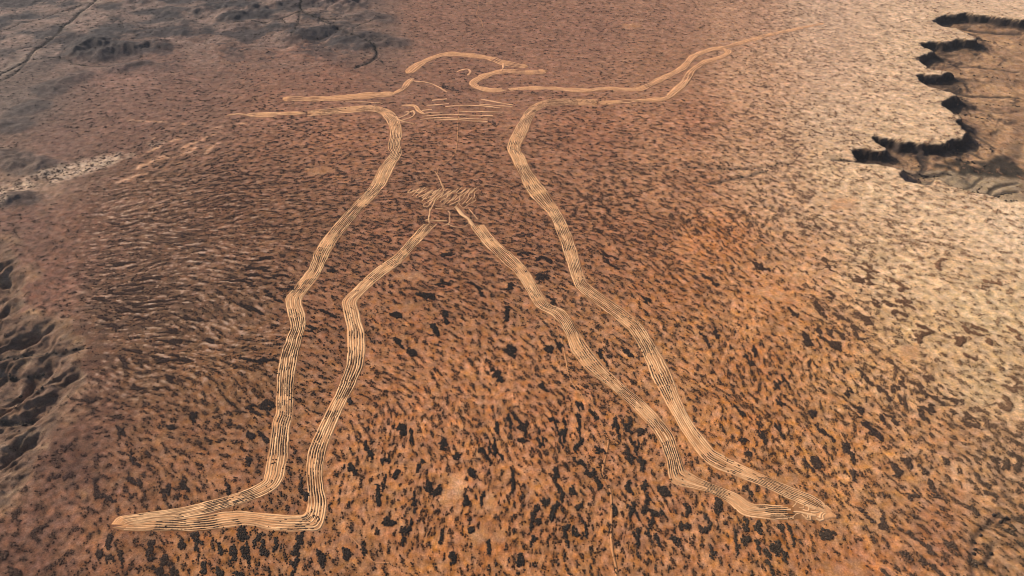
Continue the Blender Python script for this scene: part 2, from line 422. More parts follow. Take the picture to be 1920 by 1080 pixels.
# ------------------------------------------------------------------ the ploughed figure: survey of its bands
# rows: left edge x, y, right edge x, y (photo) ; number of furrows
BANDS = {
 'outer_left': ('leg_outline', 'band of parallel furrows down the outer left side to the foot', 8, [
    (575, 217, 575, 208), (640, 212, 640, 202), (690, 208, 692, 198), (712, 212, 722, 204), (722, 221, 738, 213), (728, 230, 749, 230), (733, 247, 752, 253), (729, 277, 749, 270),
    (732, 290, 752, 287), (713, 315, 739, 310), (701, 340, 728, 333), (687, 360, 712, 358), (638, 412, 655, 420), (597, 463, 619, 470), (580, 503, 600, 510), (553, 540, 578, 542), (538, 560, 564, 562),
    (542, 590, 570, 590), (547, 610, 571, 609), (538, 637, 564, 639), (526, 677, 554, 679), (521, 720, 549, 720), (520, 770, 547, 777), (513, 792, 540, 804), (504, 860, 537, 862),
    (498, 892, 527, 902), (488, 907, 503, 923), (433, 930, 450, 944), (333, 954, 360, 967), (262, 964, 290, 975), (225, 970, 250, 981), (211, 983, 238, 984)]),
 'inner_left': ('leg_outline', 'band of furrows along the left sole and up the inner left leg', 7, [
    (236, 984, 213, 988), (246, 980, 232, 993), (333, 974, 333, 994), (383, 968, 383, 993), (433, 961, 443, 985), (473, 962, 473, 984), (500, 965, 512, 993), (556, 969, 575, 994), (574, 966, 601, 990),
    (579, 950, 611, 950), (578, 920, 605, 916), (576, 880, 604, 880), (582, 843, 611, 842), (597, 807, 623, 808), (610, 780, 635, 780), (636, 727, 660, 728), (641, 712, 666, 713), (653, 670, 679, 680),
    (653, 620, 682, 632), (644, 577, 670, 582), (645, 562, 669, 563), (669, 537, 692, 538), (706, 503, 721, 513), (740, 480, 752, 490), (765, 453, 779, 461), (786, 430, 808, 430), (797, 420, 818, 420)]),
 'inner_right': ('leg_outline', 'band of furrows down the inner right leg to the foot', 8, [
    (884, 424, 905, 421), (907, 455, 930, 452), (940, 487, 962, 479), (967, 511, 990, 509), (990, 547, 1013, 546), (1007, 573, 1030, 569), (1040, 593, 1059, 584), (1063, 627, 1083, 620),
    (1074, 657, 1100, 648), (1103, 693, 1128, 683), (1138, 720, 1164, 718), (1190, 767, 1213, 760), (1233, 817, 1257, 810), (1250, 860, 1273, 853), (1257, 897, 1281, 880), (1273, 909, 1290, 888),
    (1328, 923, 1325, 905), (1367, 943, 1378, 926), (1395, 965, 1408, 945), (1437, 972, 1438, 948), (1488, 974, 1488, 950)]),
 'outer_right': ('leg_outline', 'band of furrows down the outer right side to the right toes', 8, [
    (1120, 188, 1120, 198), (1075, 187, 1075, 197), (1040, 187, 1040, 198), (1016, 191, 1024, 199), (993, 203, 1010, 207), (980, 220, 1000, 218), (963, 250, 987, 248), (953, 277, 974, 277), (963, 300, 984, 297), (973, 323, 993, 318),
    (987, 353, 1013, 346), (1001, 372, 1027, 364), (1030, 402, 1047, 395), (1047, 440, 1066, 432), (1057, 467, 1077, 461), (1077, 527, 1093, 514), (1086, 543, 1103, 533), (1130, 577, 1144, 563), (1180, 617, 1193, 600),
    (1207, 663, 1226, 645), (1228, 713, 1252, 693), (1236, 728, 1264, 722), (1281, 808, 1292, 785), (1312, 852, 1330, 836), (1336, 873, 1347, 851), (1380, 891, 1396, 876), (1437, 914, 1447, 899), (1478, 934, 1500, 921),
    (1512, 948, 1530, 934), (1552, 962, 1562, 958)]),
}
# lines with a constant width: name, label, furrows, width in metres, photo polyline
PATHS = [
 ('arm_outline', 'pale double line along the top of the left arm', 4, 32, [(530, 184), (580, 185), (640, 183), (690, 179), (740, 176)]),
 ('arm_outline', 'short line at the tip of the left arm', 3, 16, [(463, 214), (500, 213), (546, 212), (573, 212)]),
 ('arm_outline', 'thin line inside the left arm', 1, 5, [(640, 191), (680, 191), (717, 194)]),
 ('arm_outline', 'fainter worn line outside the tip of the left arm', 2, 9, [(425, 216), (450, 214), (480, 218), (520, 217)]),
 ('neck_outline', 'broken line up the back of the neck', 3, 15, [(738, 176), (756, 166), (766, 154), (775, 147)]),
 ('neck_outline', None, 1, 7, [(772, 152), (800, 155), (822, 163), (838, 173)]),
 ('head_outline', 'pale arc round the back and top of the head', 4, 28, [(764, 138), (783, 123), (807, 110), (837, 102), (873, 103), (917, 109), (937, 116), (960, 121), (990, 126)]),
 ('head_outline', 'pale face line from the brow back under the jaw', 4, 27, [(1027, 134), (990, 136), (950, 134), (923, 138), (900, 147), (887, 156), (893, 163), (910, 168), (925, 170), (950, 169)]),
 ('head_outline', 'short line between brow and face', 1, 9, [(944, 119), (944, 127), (940, 134)]),
 ('ear', 'small hooked ear mark inside the head', 1, 8, [(857, 135), (868, 131), (878, 130), (883, 135), (877, 142)]),
 ('arm_outline', 'long pale line along the top of the right arm', 4, 21, [(950, 169), (973, 167), (1023, 166), (1097, 170), (1133, 166), (1187, 168), (1207, 164), (1240, 148), (1280, 127), (1300, 106), (1330, 94), (1363, 88), (1413, 74), (1463, 61), (1507, 51)]),
 ('arm_outline', 'narrow tapering end of the right arm', 3, 15, [(1490, 54), (1507, 51), (1530, 46), (1545, 43)]),
 ('arm_outline', 'pale line along the underside of the right arm', 3, 21, [(1122, 193), (1140, 193), (1190, 189), (1247, 185), (1268, 168), (1286, 150), (1298, 132), (1323, 116), (1353, 107), (1366, 98), (1358, 92)]),
 ('hand_mark', 'thick spur under the right forearm', 3, 22, [(1252, 183), (1270, 168), (1284, 155), (1292, 143)]),
]
for pl in ([(791, 208), (810, 206)], [(794, 214), (810, 212), (830, 211)], [(792, 219), (814, 217), (846, 215), (864, 216), (924, 217.5)], [(788, 225), (813, 222), (852, 222.5), (914, 224)],
           [(814, 226), (852, 225), (883, 227), (914, 229)], [(857, 209), (900, 210), (942, 211)], [(835, 201), (864, 198), (899, 199), (938, 203)], [(800, 198), (821, 197), (842, 195)], [(810, 189), (838, 186)],
           [(902, 187), (924, 191), (961, 197.5)], [(899, 196), (930, 198.5), (961, 201)]):
    PATHS.append(('chest_line', None, 1, 6.5, pl))
PATHS += [
 ('armpit_mark', 'hooked double line at the left armpit', 2, 11, [(753, 198), (777, 199), (785, 208), (796, 215)]),
 ('armpit_mark', 'looped scratch under the left armpit', 1, 6, [(727, 222), (742, 227), (758, 225), (772, 220), (778, 213), (775, 208), (770, 211)]),
 ('armpit_mark', None, 1, 6, [(747, 222), (764, 215), (766, 210), (758, 211)]),
 ('armpit_mark', None, 1, 6, [(735, 215), (745, 223), (760, 229), (780, 233)]),
]


def zz(l):
    return [(740 + u / 9, 320 + v / 9) for u, v in l]


for l, wd in (
    ([(285, 312), (225, 352), (255, 378), (420, 305), (360, 355), (385, 375), (550, 300), (450, 360), (360, 435), (400, 450), (520, 390), (640, 320), (560, 380), (470, 460), (520, 475), (620, 430), (780, 330), (690, 420), (600, 500), (500, 560), (490, 600), (560, 605), (640, 500), (680, 430), (830, 340), (760, 410), (690, 480), (650, 570), (600, 680), (575, 800)], 4.5),
    ([(910, 340), (850, 400), (790, 440), (720, 470)], 4.5), ([(1000, 340), (900, 400), (880, 450), (820, 480)], 4.5), ([(1110, 295), (1050, 350), (990, 340)], 4.5),
    ([(1200, 300), (1100, 370), (1000, 430), (970, 490), (890, 500), (860, 485), (850, 520), (790, 570), (800, 610), (870, 590)], 4.5),
    ([(1270, 300), (1200, 360), (1100, 430), (1090, 490), (1040, 520), (920, 580)], 4.5), ([(1360, 290), (1270, 380), (1230, 450)], 4.5), ([(1420, 310), (1350, 370), (1350, 430), (1320, 470), (1330, 520)], 5),
    ([(1370, 490), (1300, 560), (1330, 590), (1400, 600)], 4), ([(680, 640), (800, 640), (880, 660), (960, 650), (1060, 560), (1080, 500)], 5), ([(1080, 540), (1110, 590), (1170, 620), (1250, 560), (1320, 520)], 4),
    ([(900, 680), (930, 720), (920, 800), (930, 850), (890, 900), (800, 940)], 4.5), ([(510, 830), (600, 838), (700, 850), (880, 840)], 11), ([(600, 640), (590, 720), (575, 830), (600, 910), (650, 940)], 7),
    ([(1040, 600), (1130, 720), (1250, 820), (1290, 880), (1330, 940)], 13), ([(1250, 640), (1330, 730), (1400, 820)], 4), ([(900, 900), (1000, 940), (1150, 950), (1230, 910), (1260, 870)], 4),
    ([(560, 380), (700, 345), (780, 335)], 4), ([(830, 340), (800, 250), (760, 150), (690, 20)], 4)):
    PATHS.append(('loin_scribble', None, 1, wd * .95, zz(l)))
for u_ in range(330, 1400, 62):
    v_ = 305 + 30 * math.sin(u_ * .021); L_ = 90 + 40 * math.sin(u_ * .05)
    PATHS.append(('loin_scribble', None, 1, 3.6, zz([(u_, v_), (u_ - L_ * .5, v_ + L_ * .42), (u_ - L_, v_ + L_)])))
    if 560 < u_ < 1330: PATHS.append(('loin_scribble', None, 1, 3.6, zz([(u_ - 20, v_ + 120), (u_ - 60, v_ + 165), (u_ - 120, v_ + 225)])))
# squiggles that fill the right toes
for l, wd in (
    ([(1487, 951), (1492, 946), (1494, 941), (1490, 938)], 4), ([(1488, 972), (1480, 974), (1488, 969), (1493, 964), (1500, 962)], 4), ([(1498, 952), (1506, 953), (1508, 947), (1503, 943)], 4),
    ([(1505, 955), (1515, 958), (1517, 951), (1512, 945)], 4), ([(1508, 967), (1513, 975), (1521, 976), (1520, 969), (1524, 964)], 4), ([(1503, 964), (1510, 971), (1516, 972), (1516, 966)], 4), ([(1520, 960), (1532, 961), (1538, 957), (1537, 950)], 4),
    ([(1530, 972), (1537, 976), (1544, 974), (1543, 967), (1549, 962)], 4), ([(1533, 968), (1538, 972), (1539, 965), (1545, 960)], 4), ([(1522, 956), (1528, 956), (1533, 952), (1531, 948)], 4), ([(1516, 951), (1530, 955), (1548, 956)], 5), ([(1488, 960), (1500, 961), (1515, 964), (1530, 966)], 7)):
    PATHS.append(('toe_squiggle', None, 1, wd, l))


def spline(P, step):
    """smooth polyline (Catmull-Rom), points about `step` metres apart"""
    P = np.asarray(P, float)
    Q = np.vstack([2 * P[0] - P[1], P, 2 * P[-1] - P[-2]])
    out = []
    for i in range(1, len(Q) - 2):
        p0, p1, p2, p3 = Q[i - 1], Q[i], Q[i + 1], Q[i + 2]
        k = max(1, int(np.hypot(*(p2 - p1)[:2]) / step))
        t = (np.arange(k) / k)[:, None]
        out.append(0.5 * (2 * p1 + (p2 - p0) * t + (2 * p0 - 5 * p1 + 4 * p2 - p3) * t * t + (3 * p1 - p0 - 3 * p2 + p3) * t ** 3))
    out.append(Q[-2:-1])
    return np.vstack(out)


band_geo = []           # (name, label, nf, A, B)
for key, (nm, lab, nf, rows) in BANDS.items():
    a = np.array(rows, float)
    A = pts(a[:, :2]); B = pts(a[:, 2:])
    S4 = spline(np.hstack([A, B]), 6.0)
    A_, B_ = S4[:, :2], S4[:, 2:]
    for k_, q_ in ((0, .05), (1, -.05)):        # ragged edges
        jn = q_ + .10 * fbm(S4[:, 0], S4[:, 1], 28, 2 + k_, 3)[:, None]
        if k_ == 0: A2 = A_ + (A_ - B_) * (.06 + jn * .6)
        else: B2 = B_ + (B_ - A_) * (.06 - jn * .6)
    band_geo.append((nm, lab, nf, A2, B2))
for nm, lab, nf, wd, l in PATHS:
    wd = wd * (1.0 if nm in ('loin_scribble', 'toe_squiggle') else 1.75 if nf > 1 else 1.35)
    P = spline(pts(l), 5.0)
    T = np.gradient(P, axis=0); T /= np.maximum(np.hypot(T[:, 0], T[:, 1]), 1e-6)[:, None]
    N = np.stack([-T[:, 1], T[:, 0]], 1)
    e_ = np.arange(len(P)); wd = (wd * (np.clip(np.minimum(e_, e_[::-1]) / 6 + .3, 0, 1) if nf > 1 else 1) * (1 + .5 * fbm(P[:, 0], P[:, 1], 45, 2, 3)))[:, None]
    band_geo.append((nm, lab, nf, P + N * wd / 2, P - N * wd / 2))

a_ = spline(np.hstack([pts([(1484, 941), (1500, 938), (1530, 946), (1556, 958), (1568, 966)]), pts([(1484, 974), (1500, 974), (1525, 975), (1550, 974), (1567, 970)])]), 4)
band_geo.insert(4, ('toe_patch', 'pale flattened wedge of sand filling the right toes', 0, a_[:, :2], a_[:, 2:]))
# ground scraped by the ploughing: 1 on the bands
ploughed = np.zeros((NY, NX))
for nm, lab, nf, A, B in band_geo:
    wd = np.hypot(*(A - B).T).max()
    for t in np.linspace(0, 1, int(wd / 2) + 2):
        P = A * (1 - t) + B * t
        P = np.vstack([P, (P[1:] + P[:-1]) / 2])
        ii = np.clip((P[:, 0] - GX0) / CELL, 0, NX - 1).astype(int); jj = np.clip((P[:, 1] - GY0) / CELL, 0, NY - 1).astype(int)
        ploughed[jj, ii] = 1
near_plough = smooth(0.02, 0.4, blur(ploughed, 1))

# ------------------------------------------------------------------ relief
Z = 5.0 * fbm(X, Y, 700, 1, 3)
# right: scarp round the low country
RIM = [(1990, 40), (1920, 38), (1880, 33), (1850, 30), (1825, 27), (1810, 23), (1795, 27), (1772, 28), (1760, 33), (1751, 38), (1765, 46), (1771, 50), (1785, 52), (1805, 57), (1820, 66), (1829, 70), (1832, 73),
       (1800, 75), (1775, 79), (1750, 79), (1718, 80), (1735, 87), (1748, 94), (1738, 102), (1720, 107), (1723, 113), (1732, 120), (1742, 127), (1765, 130), (1785, 136), (1765, 138.5), (1740, 138), (1718, 138), (1718, 143),
       (1728, 152), (1745, 163), (1765, 167), (1782, 172), (1795, 179), (1775, 186), (1762, 195), (1780, 207), (1799, 220), (1799, 230), (1801, 240), (1810, 251), (1805, 257), (1783, 264), (1758, 269), (1718, 268), (1690, 265),
       (1669, 257), (1641, 253), (1634, 256), (1647, 268), (1663, 276), (1651, 281), (1625, 279), (1605, 278), (1598, 285), (1576, 289), (1561, 294), (1568, 300), (1599, 303), (1640, 306)]
RIM2 = [(1659, 311), (1690, 316), (1683, 327), (1698, 339), (1722, 343), (1738, 350), (1768, 337), (1788, 347), (1803, 352), (1825, 362), (1851, 362), (1873, 372), (1892, 379), (1920, 378), (1990, 385)]
rimw = pts(RIM); rimw2 = pts(RIM2)
poly = np.vstack([rimw, rimw2])
i0 = int((gp(1540, 200)[0] - GX0) / CELL); j0 = int((gp(1900, 400)[1] - 150 - GY0) / CELL); j1 = int((gp(1900, 15)[1] + 100 - GY0) / CELL)
sl = (slice(j0, j1), slice(i0, NX))
xx, yy = X[sl], Y[sl]
xw = xx + 26 * fbm(xx, yy, 45, 2, 5); yw = yy + 26 * fbm(xx, yy, 45, 5, 5)
ins = inside(xw, yw, poly)
d1 = seg_dist(xw, yw, rimw); d2 = seg_dist(xw, yw, rimw2)
rill = 1 + 0.9 * fbm(xx, yy, 45, 6, 4)
prof = 0.52 * smooth(0, 26, d1 * rill) + 0.48 * (1 - np.exp(-d1 * rill / 75))
drop = -(50 * prof * np.minimum(1, 0.35 + d2 / 120) + 0.02 * np.minimum(d1, 800))
drop *= smooth(0, 40, d2 + 4)
drop += (9.0 * fbm(xx, yy, 130, 3, 5) - 5 * np.abs(fbm(xx, yy, 60, 6, 4))) * smooth(10, 80, np.minimum(d1, d2))
Z[sl] += np.where(ins, drop, 0)
scarp_shade = np.zeros((NY, NX)); scarp_shade[sl] = np.where(ins, smooth(95, 28, d1 * (1 + 1.1 * fbm(xx, yy, 60, 7, 4))), 0)  # mask for the shade painted under the rim, fading with distance
low = np.zeros((NY, NX)); low[sl] = np.where(ins, smooth(0, 10, np.minimum(d1, d2)), 0)
rim_out = np.zeros((NY, NX)); rim_out[sl] = np.where(~ins, np.exp(-d1 / 40), 0)
# left: gullied edge
LRIM = [(-150, 440), (-20, 442), (12, 447), (33, 483), (43, 500), (63, 527), (40, 545), (53, 573), (30, 588), (80, 593), (108, 582), (120, 600), (140, 623), (157, 653), (150, 670), (160, 690), (158, 720), (130, 740), (117, 787), (110, 817), (100, 845),
        (97, 852), (80, 853), (67, 893), (43, 920), (20, 940), (-5, 955), (-150, 990)]
lrw = pts(LRIM)
polyl = np.vstack([lrw, pts([(-330, 980), (-330, 440)])])
i1 = int((gp(200, 700)[0] + 120 - GX0) / CELL)
sl = (slice(0, int((gp(0, 420)[1] - GY0) / CELL)), slice(0, i1))
xx, yy = X[sl], Y[sl]
xw = xx + 26 * fbm(xx, yy, 70, 1, 3); yw = yy + 26 * fbm(xx, yy, 70, 4, 3)
ins = inside(xw, yw, polyl); dl = seg_dist(xw, yw, lrw)
ax, ay = gp(120, 620); bx, by = gp(40, 668)
gd = np.array([bx - ax, by - ay]); gd /= np.hypot(*gd)
al = xx * gd[0] + yy * gd[1]; ac = -xx * gd[1] + yy * gd[0]
acw = ac + 75 * fbm(xx, yy, 130, 2, 4)
ridge = 1 - np.abs(2 * (np.abs((acw / 105 + 0.18 * fbm(xx, yy, 140, 6, 2)) % 1.0) - 0.5))
ridge2 = 1 - np.abs(2 * ((ac + 14 * fbm(xx, yy, 50, 3, 2) + 0.5 * al) / 38 % 1.0) - 1)
drop = -(16 * smooth(0, 90, dl) + 0.05 * np.minimum(dl, 500)) + smooth(0, 60, dl) * (8 * (ridge - 0.6) + 30 * (0.42 - 2 * np.abs(fbm(al * .42 + 400, acw, 75, 5, 5))) + 8 * fbm(al * .5, ac, 30, 5, 4) + 4 * fbm(xx, yy, 14, 3, 3))
Z[sl] += np.where(ins, drop, 0)
bad = np.zeros((NY, NX)); bad[sl] = np.where(ins, smooth(0, 25, dl), 0)
lip = np.zeros((NY, NX)); lip[sl] = np.exp(-((dl - 6) / 22) ** 2)
# far left: low dark hills, ridge lines with height and half-width in metres
hilly = smooth(760, 620, PX) * smooth(175, 60, PY)
HILLS = [([(150, 100), (165, 93), (178, 83), (190, 90), (205, 101), (222, 95), (240, 92), (282, 90)], 34, 120), ([(385, 22), (440, 13), (480, 18), (545, 6)], 26, 130), ([(430, 36), (470, 30), (510, 27)], 24, 110), ([(575, -6), (610, -4), (650, 4)], 46, 170), ([(440, 50), (460, 44), (490, 44)], 18, 90),
         ([(545, 76), (580, 63), (615, 55), (642, 58)], 24, 110), ([(520, 50), (560, 58)], 14, 90), ([(655, 35), (690, 30), (720, 36)], 18, 100), ([(690, 85), (720, 78), (745, 80)], 18, 100), ([(640, 82), (660, 72), (690, 72)], 18, 90),
         ([(-10, 296), (20, 299), (45, 312), (80, 315)], 20, 90), ([(-10, 378), (20, 376), (52, 372)], 22, 80), ([(300, 4), (260, 6), (220, 2)], 16, 140), ([(330, 50), (360, 44)], 12, 90), ([(190, 62), (230, 66)], 12, 90), ([(95, 168), (125, 152), (135, 148)], 14, 110),
         ([(10, 40), (40, 36)], 12, 120), ([(215, 130), (240, 128), (265, 122)], 14, 80), ([(325, 18), (365, 25)], 16, 100), ([(350, 60), (375, 52), (395, 55)], 12, 80), ([(40, 205), (60, 198)], 10, 90), ([(0, 235), (25, 234)], 10, 90)]
hz = np.zeros((NY, NX)); hillm = np.zeros((NY, NX))
for l, h, wd in HILLS:
    P = pts(l)
    i0, i1 = [int(np.clip((v - GX0) / CELL, 0, NX)) for v in (P[:, 0].min() - 260, P[:, 0].max() + 260)]
    j0, j1 = [int(np.clip((v - GY0) / CELL, 0, NY)) for v in (P[:, 1].min() - 260, P[:, 1].max() + 260)]
    if i1 <= i0 or j1 <= j0:
        continue
    xx, yy = X[j0:j1, i0:i1], Y[j0:j1, i0:i1]
    d = seg_dist(xx + 50 * fbm(xx, yy, 120, 1, 3), yy + 50 * fbm(xx, yy, 120, 6, 3), P)
    f = np.maximum(0, 1 - d / wd)
    hz[j0:j1, i0:i1] = np.maximum(hz[j0:j1, i0:i1], h * f ** 0.95 * .72 * (1 + 1.2 * (.3 - 2 * np.abs(fbm(xx, yy, 80, 3, 4)))))
    hillm[j0:j1, i0:i1] = np.maximum(hillm[j0:j1, i0:i1], smooth(0, 0.5, f))
Z += hz
rdg = 1 - 2 * np.abs(fbm(X, Y, 300, 2, 4))
Z += hilly * (10 * rdg + 9 * fbm(X, Y, 120, 4, 5))
drn = np.maximum(np.exp(-(fbm(X, Y, 330, 6, 5) / .02) ** 2), .7 * np.exp(-(fbm(X, Y, 150, 3, 4) / .022) ** 2)) * hilly
Z -= 5 * drn
# knolls on the orange slope at the right
for px, py, h, wd in ((1430, 470, 5, 60), (1430, 600, 7, 45), (1900, 980, 3, 60)):
    cx, cy = gp(px, py)
    Z += h * np.exp(-((X - cx) ** 2 + (Y - cy) ** 2) / wd ** 2)
# dune texture: scrub mounds and hollows
r01 = rank(fieldv)
keep = (1 - bad) * (1 - low) * (1 - hillm)
amp = 1.1 * (1 - near_plough) * keep * (1 - 0.7 * clear)
Z += amp * (blur(r01, 1) - 0.5) * 1.8 + 0.5 * amp * fbm(X, Y, 14, 2, 2)
# left ripples: sharper sand crests
Z += rip * amp * 1.6 * np.maximum(0, 0.35 - r01) * 3

# creeks and gullies: dark incised lines (photo polylines, depth m, width m)
CREEKS = [([(192, -5), (178, 8), (150, 26), (135, 40), (115, 58), (100, 75), (68, 95), (48, 115), (20, 130), (-10, 143)], 1.0, 10), ([(172, 8), (130, 20), (90, 33), (50, 46), (0, 60)], .6, 6), ([(62, 112), (110, 110), (150, 122), (215, 126)], .6, 6), ([(0, 152), (25, 140), (48, 118)], .6, 10),
          ([(572, -5), (563, 14), (572, 26), (600, 35), (645, 38)], .9, 9), ([(564, 24), (540, 34), (490, 44), (440, 46)], .8, 7), ([(530, 36), (535, 46), (545, 52)], .5, 7), ([(700, 85), (705, 105), (690, 118), (668, 128)], .9, 9), ([(705, 108), (720, 120)], .5, 8), ([(600, 35), (640, 60), (690, 80), (705, 100)], .7, 8), ([(640, 60), (600, 74), (570, 78)], .6, 7), ([(660, 70), (672, 50), (700, 40)], .6, 7), ([(690, 80), (720, 72), (740, 76)], .6, 7), ([(562, 25), (556, 55), (545, 75)], .6, 7), ([(198, 30), (225, 38), (232, 52)], .5, 7), ([(165, 50), (210, 50)], .5, 7), ([(260, 52), (320, 52)], .5, 7),
          ([(1872, 962), (1850, 985), (1834, 1000), (1826, 1030), (1834, 1090)], .5, 8), ([(1890, 970), (1862, 985)], .5, 6), ([(1860, 1020), (1852, 1060)], .5, 6),
          ([(1920, 335), (1880, 344), (1860, 356), (1830, 360), (1805, 352)], .9, 9), ([(1920, 350), (1890, 352), (1870, 360)], .7, 8), ([(1850, 325), (1838, 340), (1822, 346)], .6, 7), ([(1560, 298), (1620, 303), (1700, 306), (1745, 310), (1790, 305)], .8, 12), ([(1745, 308), (1735, 318), (1725, 330)], .9, 12),
          ([(1720, 285), (1735, 300), (1745, 308)], .6, 8), ([(1835, 250), (1860, 262), (1875, 272)], .6, 8), ([(1800, 280), (1830, 285), (1855, 295)], .6, 8), ([(1785, 120), (1850, 125), (1920, 132)], .6, 6), ([(1780, 170), (1830, 176), (1920, 179)], .7, 10), ([(1810, 55), (1860, 60), (1925, 65)], .7, 12), ([(1880, 105), (1895, 112)], .5, 8), ([(1800, 195), (1860, 205), (1920, 203)], .4, 8),
          ([(0, 666), (30, 660), (90, 656), (155, 653)], .9, 9), ([(0, 693), (45, 692), (70, 688)], .7, 8), ([(0, 782), (40, 782), (62, 774)], .8, 9), ([(0, 732), (40, 728), (80, 725)], .6, 8), ([(1330, 345), (1380, 335), (1440, 318)], .5, 14), ([(1280, 312), (1400, 316), (1480, 308)], .4, 16)]
crk = np.zeros((NY, NX))
for l, dp, wd in CREEKS:
    if l[0][0] > 1540 and l[0][1] < 400 and l[0][0] != 1560: l = [(a_, b_ - 15) for a_, b_ in l]   # on the low floor, seen past the rim
    P = spline(pts(l), 12)
    P = P + 8 * np.stack([fbm(P[:, 0], P[:, 1], 60, 3, 3), fbm(P[:, 0], P[:, 1], 60, 5, 3)], 1) * 2
    i0, i1 = [int(np.clip((v - GX0) / CELL, 0, NX)) for v in (P[:, 0].min() - 60, P[:, 0].max() + 60)]
    j0, j1 = [int(np.clip((v - GY0) / CELL, 0, NY)) for v in (P[:, 1].min() - 60, P[:, 1].max() + 60)]
    if i1 <= i0 or j1 <= j0:
        continue
    d = seg_dist(X[j0:j1, i0:i1], Y[j0:j1, i0:i1], P[::2] if len(P) > 6 else P)
    crk[j0:j1, i0:i1] = np.maximum(crk[j0:j1, i0:i1], dp * np.exp(-(d / wd) ** 2))
Z -= 6 * crk

# ------------------------------------------------------------------ soil map: mix of materials
def mixsoil(mask, rgb, k=1.0):
    global soil
    m = (np.clip(mask, 0, 1) * k)[..., None]
    soil = soil * (1 - m) + (lin(rgb) / GAIN) * m


bn = fbm(X, Y, 90, 7, 4)
mixsoil(hillm * smooth(.0, .3, hillm + 0.9 * fbm(X, Y, 70, 3, 4)), (74, 68, 68), 0.6)
fb = fbm(X, Y * 1.6, 130, 2, 6)
mixsoil(hilly * smooth(0.06, 0.14, fb), (64, 60, 62), 0.75)
mixsoil(hilly * smooth(-0.05, -0.25, fb), (150, 122, 108), 0.6)
lowc = np.where((PY < 300)[..., None], lin((196, 150, 108)), lin((172, 144, 112))) / GAIN
soil = soil * (1 - low[..., None] * 0.95) + lowc * low[..., None] * 0.95
mixsoil(low * smooth(90, 5, np.minimum(seg_dist(X, Y, rimw) if False else 1e9, 1e9) + 0 * X), (120, 98, 80), 0)
# shade of the scarp painted into the soil: steeper slopes are darkened
slope = np.hypot(*np.gradient(Z, CELL))
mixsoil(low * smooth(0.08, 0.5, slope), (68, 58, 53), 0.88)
mixsoil(low * smooth(-.1, .25, fbm(X, Y, 150, 3, 5)), (132, 102, 82), 0.45)
mixsoil(low * smooth(0.02, 0.3, bn), (160, 120, 90), 0.4)
mixsoil(scarp_shade, (54, 47, 45), .85)  # painted shade: continuous dark edge along the foot of the rim
FLAT = pts([(1740, 297), (1780, 290), (1840, 281), (1880, 279), (1930, 276), (1930, 313), (1880, 309), (1830, 303), (1790, 301)])
bw1 = 60 * fbm(X, Y, 90, 2, 4); bw2 = 60 * fbm(X, Y, 90, 6, 4)
mixsoil(blur(inside(X + bw1, Y + bw2, FLAT).astype(float), 2) * smooth(-0.35, 0.05, fbm(X, Y, 40, 4, 3)), (64, 57, 49), 0.95)
for poly_, rgb in (([(1895, 246), (1925, 242), (1925, 284), (1890, 280)], (96, 78, 66)), ([(1750, 330), (1790, 316), (1830, 309), (1925, 314), (1925, 372), (1880, 364), (1820, 348), (1770, 338)], (178, 152, 120)), ([(1700, 318), (1720, 316), (1728, 330), (1705, 336)], (170, 140, 118))):
    m = inside(X + bw1, Y + bw2, pts(poly_)).astype(float)
    mixsoil(blur(m, 4), rgb, 0.8)
mixsoil(rim_out * (1 - low), (222, 184, 142), 0.6)
mixsoil(bad, (116, 90, 73), 0.9)
mixsoil(bad * smooth(0.0, 0.35, fbm(X, Y, 34, 6, 4)), (150, 122, 98), 0.6)
mixsoil(lip * (1 - bad * .5) * smooth(-.1, .3, bn + .1), (158, 124, 94), 0.55)
mixsoil(smooth(0.15, 0.6, crk), (70, 60, 54), 0.8)
# pale saltbush flat at the left
salt = blur(inside(X + 60 * bn, Y + 60 * bn, SALT).astype(float), 3) * smooth(-.45, .1, fbm(X, Y, 60, 6, 4)) * smooth(345, 250, PX)
mixsoil(salt, (192, 162, 136), 0.8)
# pale banks along the far creek
bank = np.zeros((NY, NX))
P = pts(CREEKS[0][0]); bank = np.exp(-(seg_dist(X, Y, P) / 45) ** 2)
mixsoil(smooth(.2, .8, drn), (70, 62, 62), .75)
mixsoil(bank * smooth(-.2, .2, bn) * (1 - smooth(.15, .6, crk)), (158, 136, 120), 0.7)
for l_, wd_ in (([(405, 250), (380, 262), (340, 279), (300, 292)], 11), ([(372, 276), (330, 291), (290, 301), (262, 312)], 10), ([(346, 233), (305, 229), (240, 226)], 8), ([(470, 229), (430, 233), (400, 240)], 8), ([(330, 262), (290, 280), (250, 300)], 9), ([(420, 262), (385, 285), (340, 300)], 7), ([(300, 310), (250, 330), (225, 340)], 8), ([(310, 250), (280, 262)], 8)):
    P = pts(l_)
    d = seg_dist(X[400:, :1400] + 25 * bn[400:, :1400], Y[400:, :1400] + 25 * fb[400:, :1400], P)
    mk = np.zeros((NY, NX)); mk[400:, :1400] = np.exp(-(d / wd_) ** 2) * smooth(-.25, .15, fbm(X[400:, :1400], Y[400:, :1400], 50, 4, 3))
    mixsoil(mk, (204, 152, 116), .85)
for px, py, a, b, rgb, k in ((215, 150, 60, 20, (160, 116, 100), .3), (250, 155, 40, 14, (170, 128, 108), .35), (610, 2, 60, 10, (120, 96, 90), .5), (215, 5, 20, 6, (142, 112, 92), .7)):
    cx, cy = gp(px, py); mixsoil(np.exp(-((PX - px) / a) ** 2 - ((PY - py) / b) ** 2), rgb, k)
soil = soil * np.where((clear > 0) & (clk < 1), clk, 1)[..., None]
mixsoil(blur(clear * (clk >= 1), 1) * np.clip((clk - .9) * 2.6, 0, 1), (222, 158, 108))

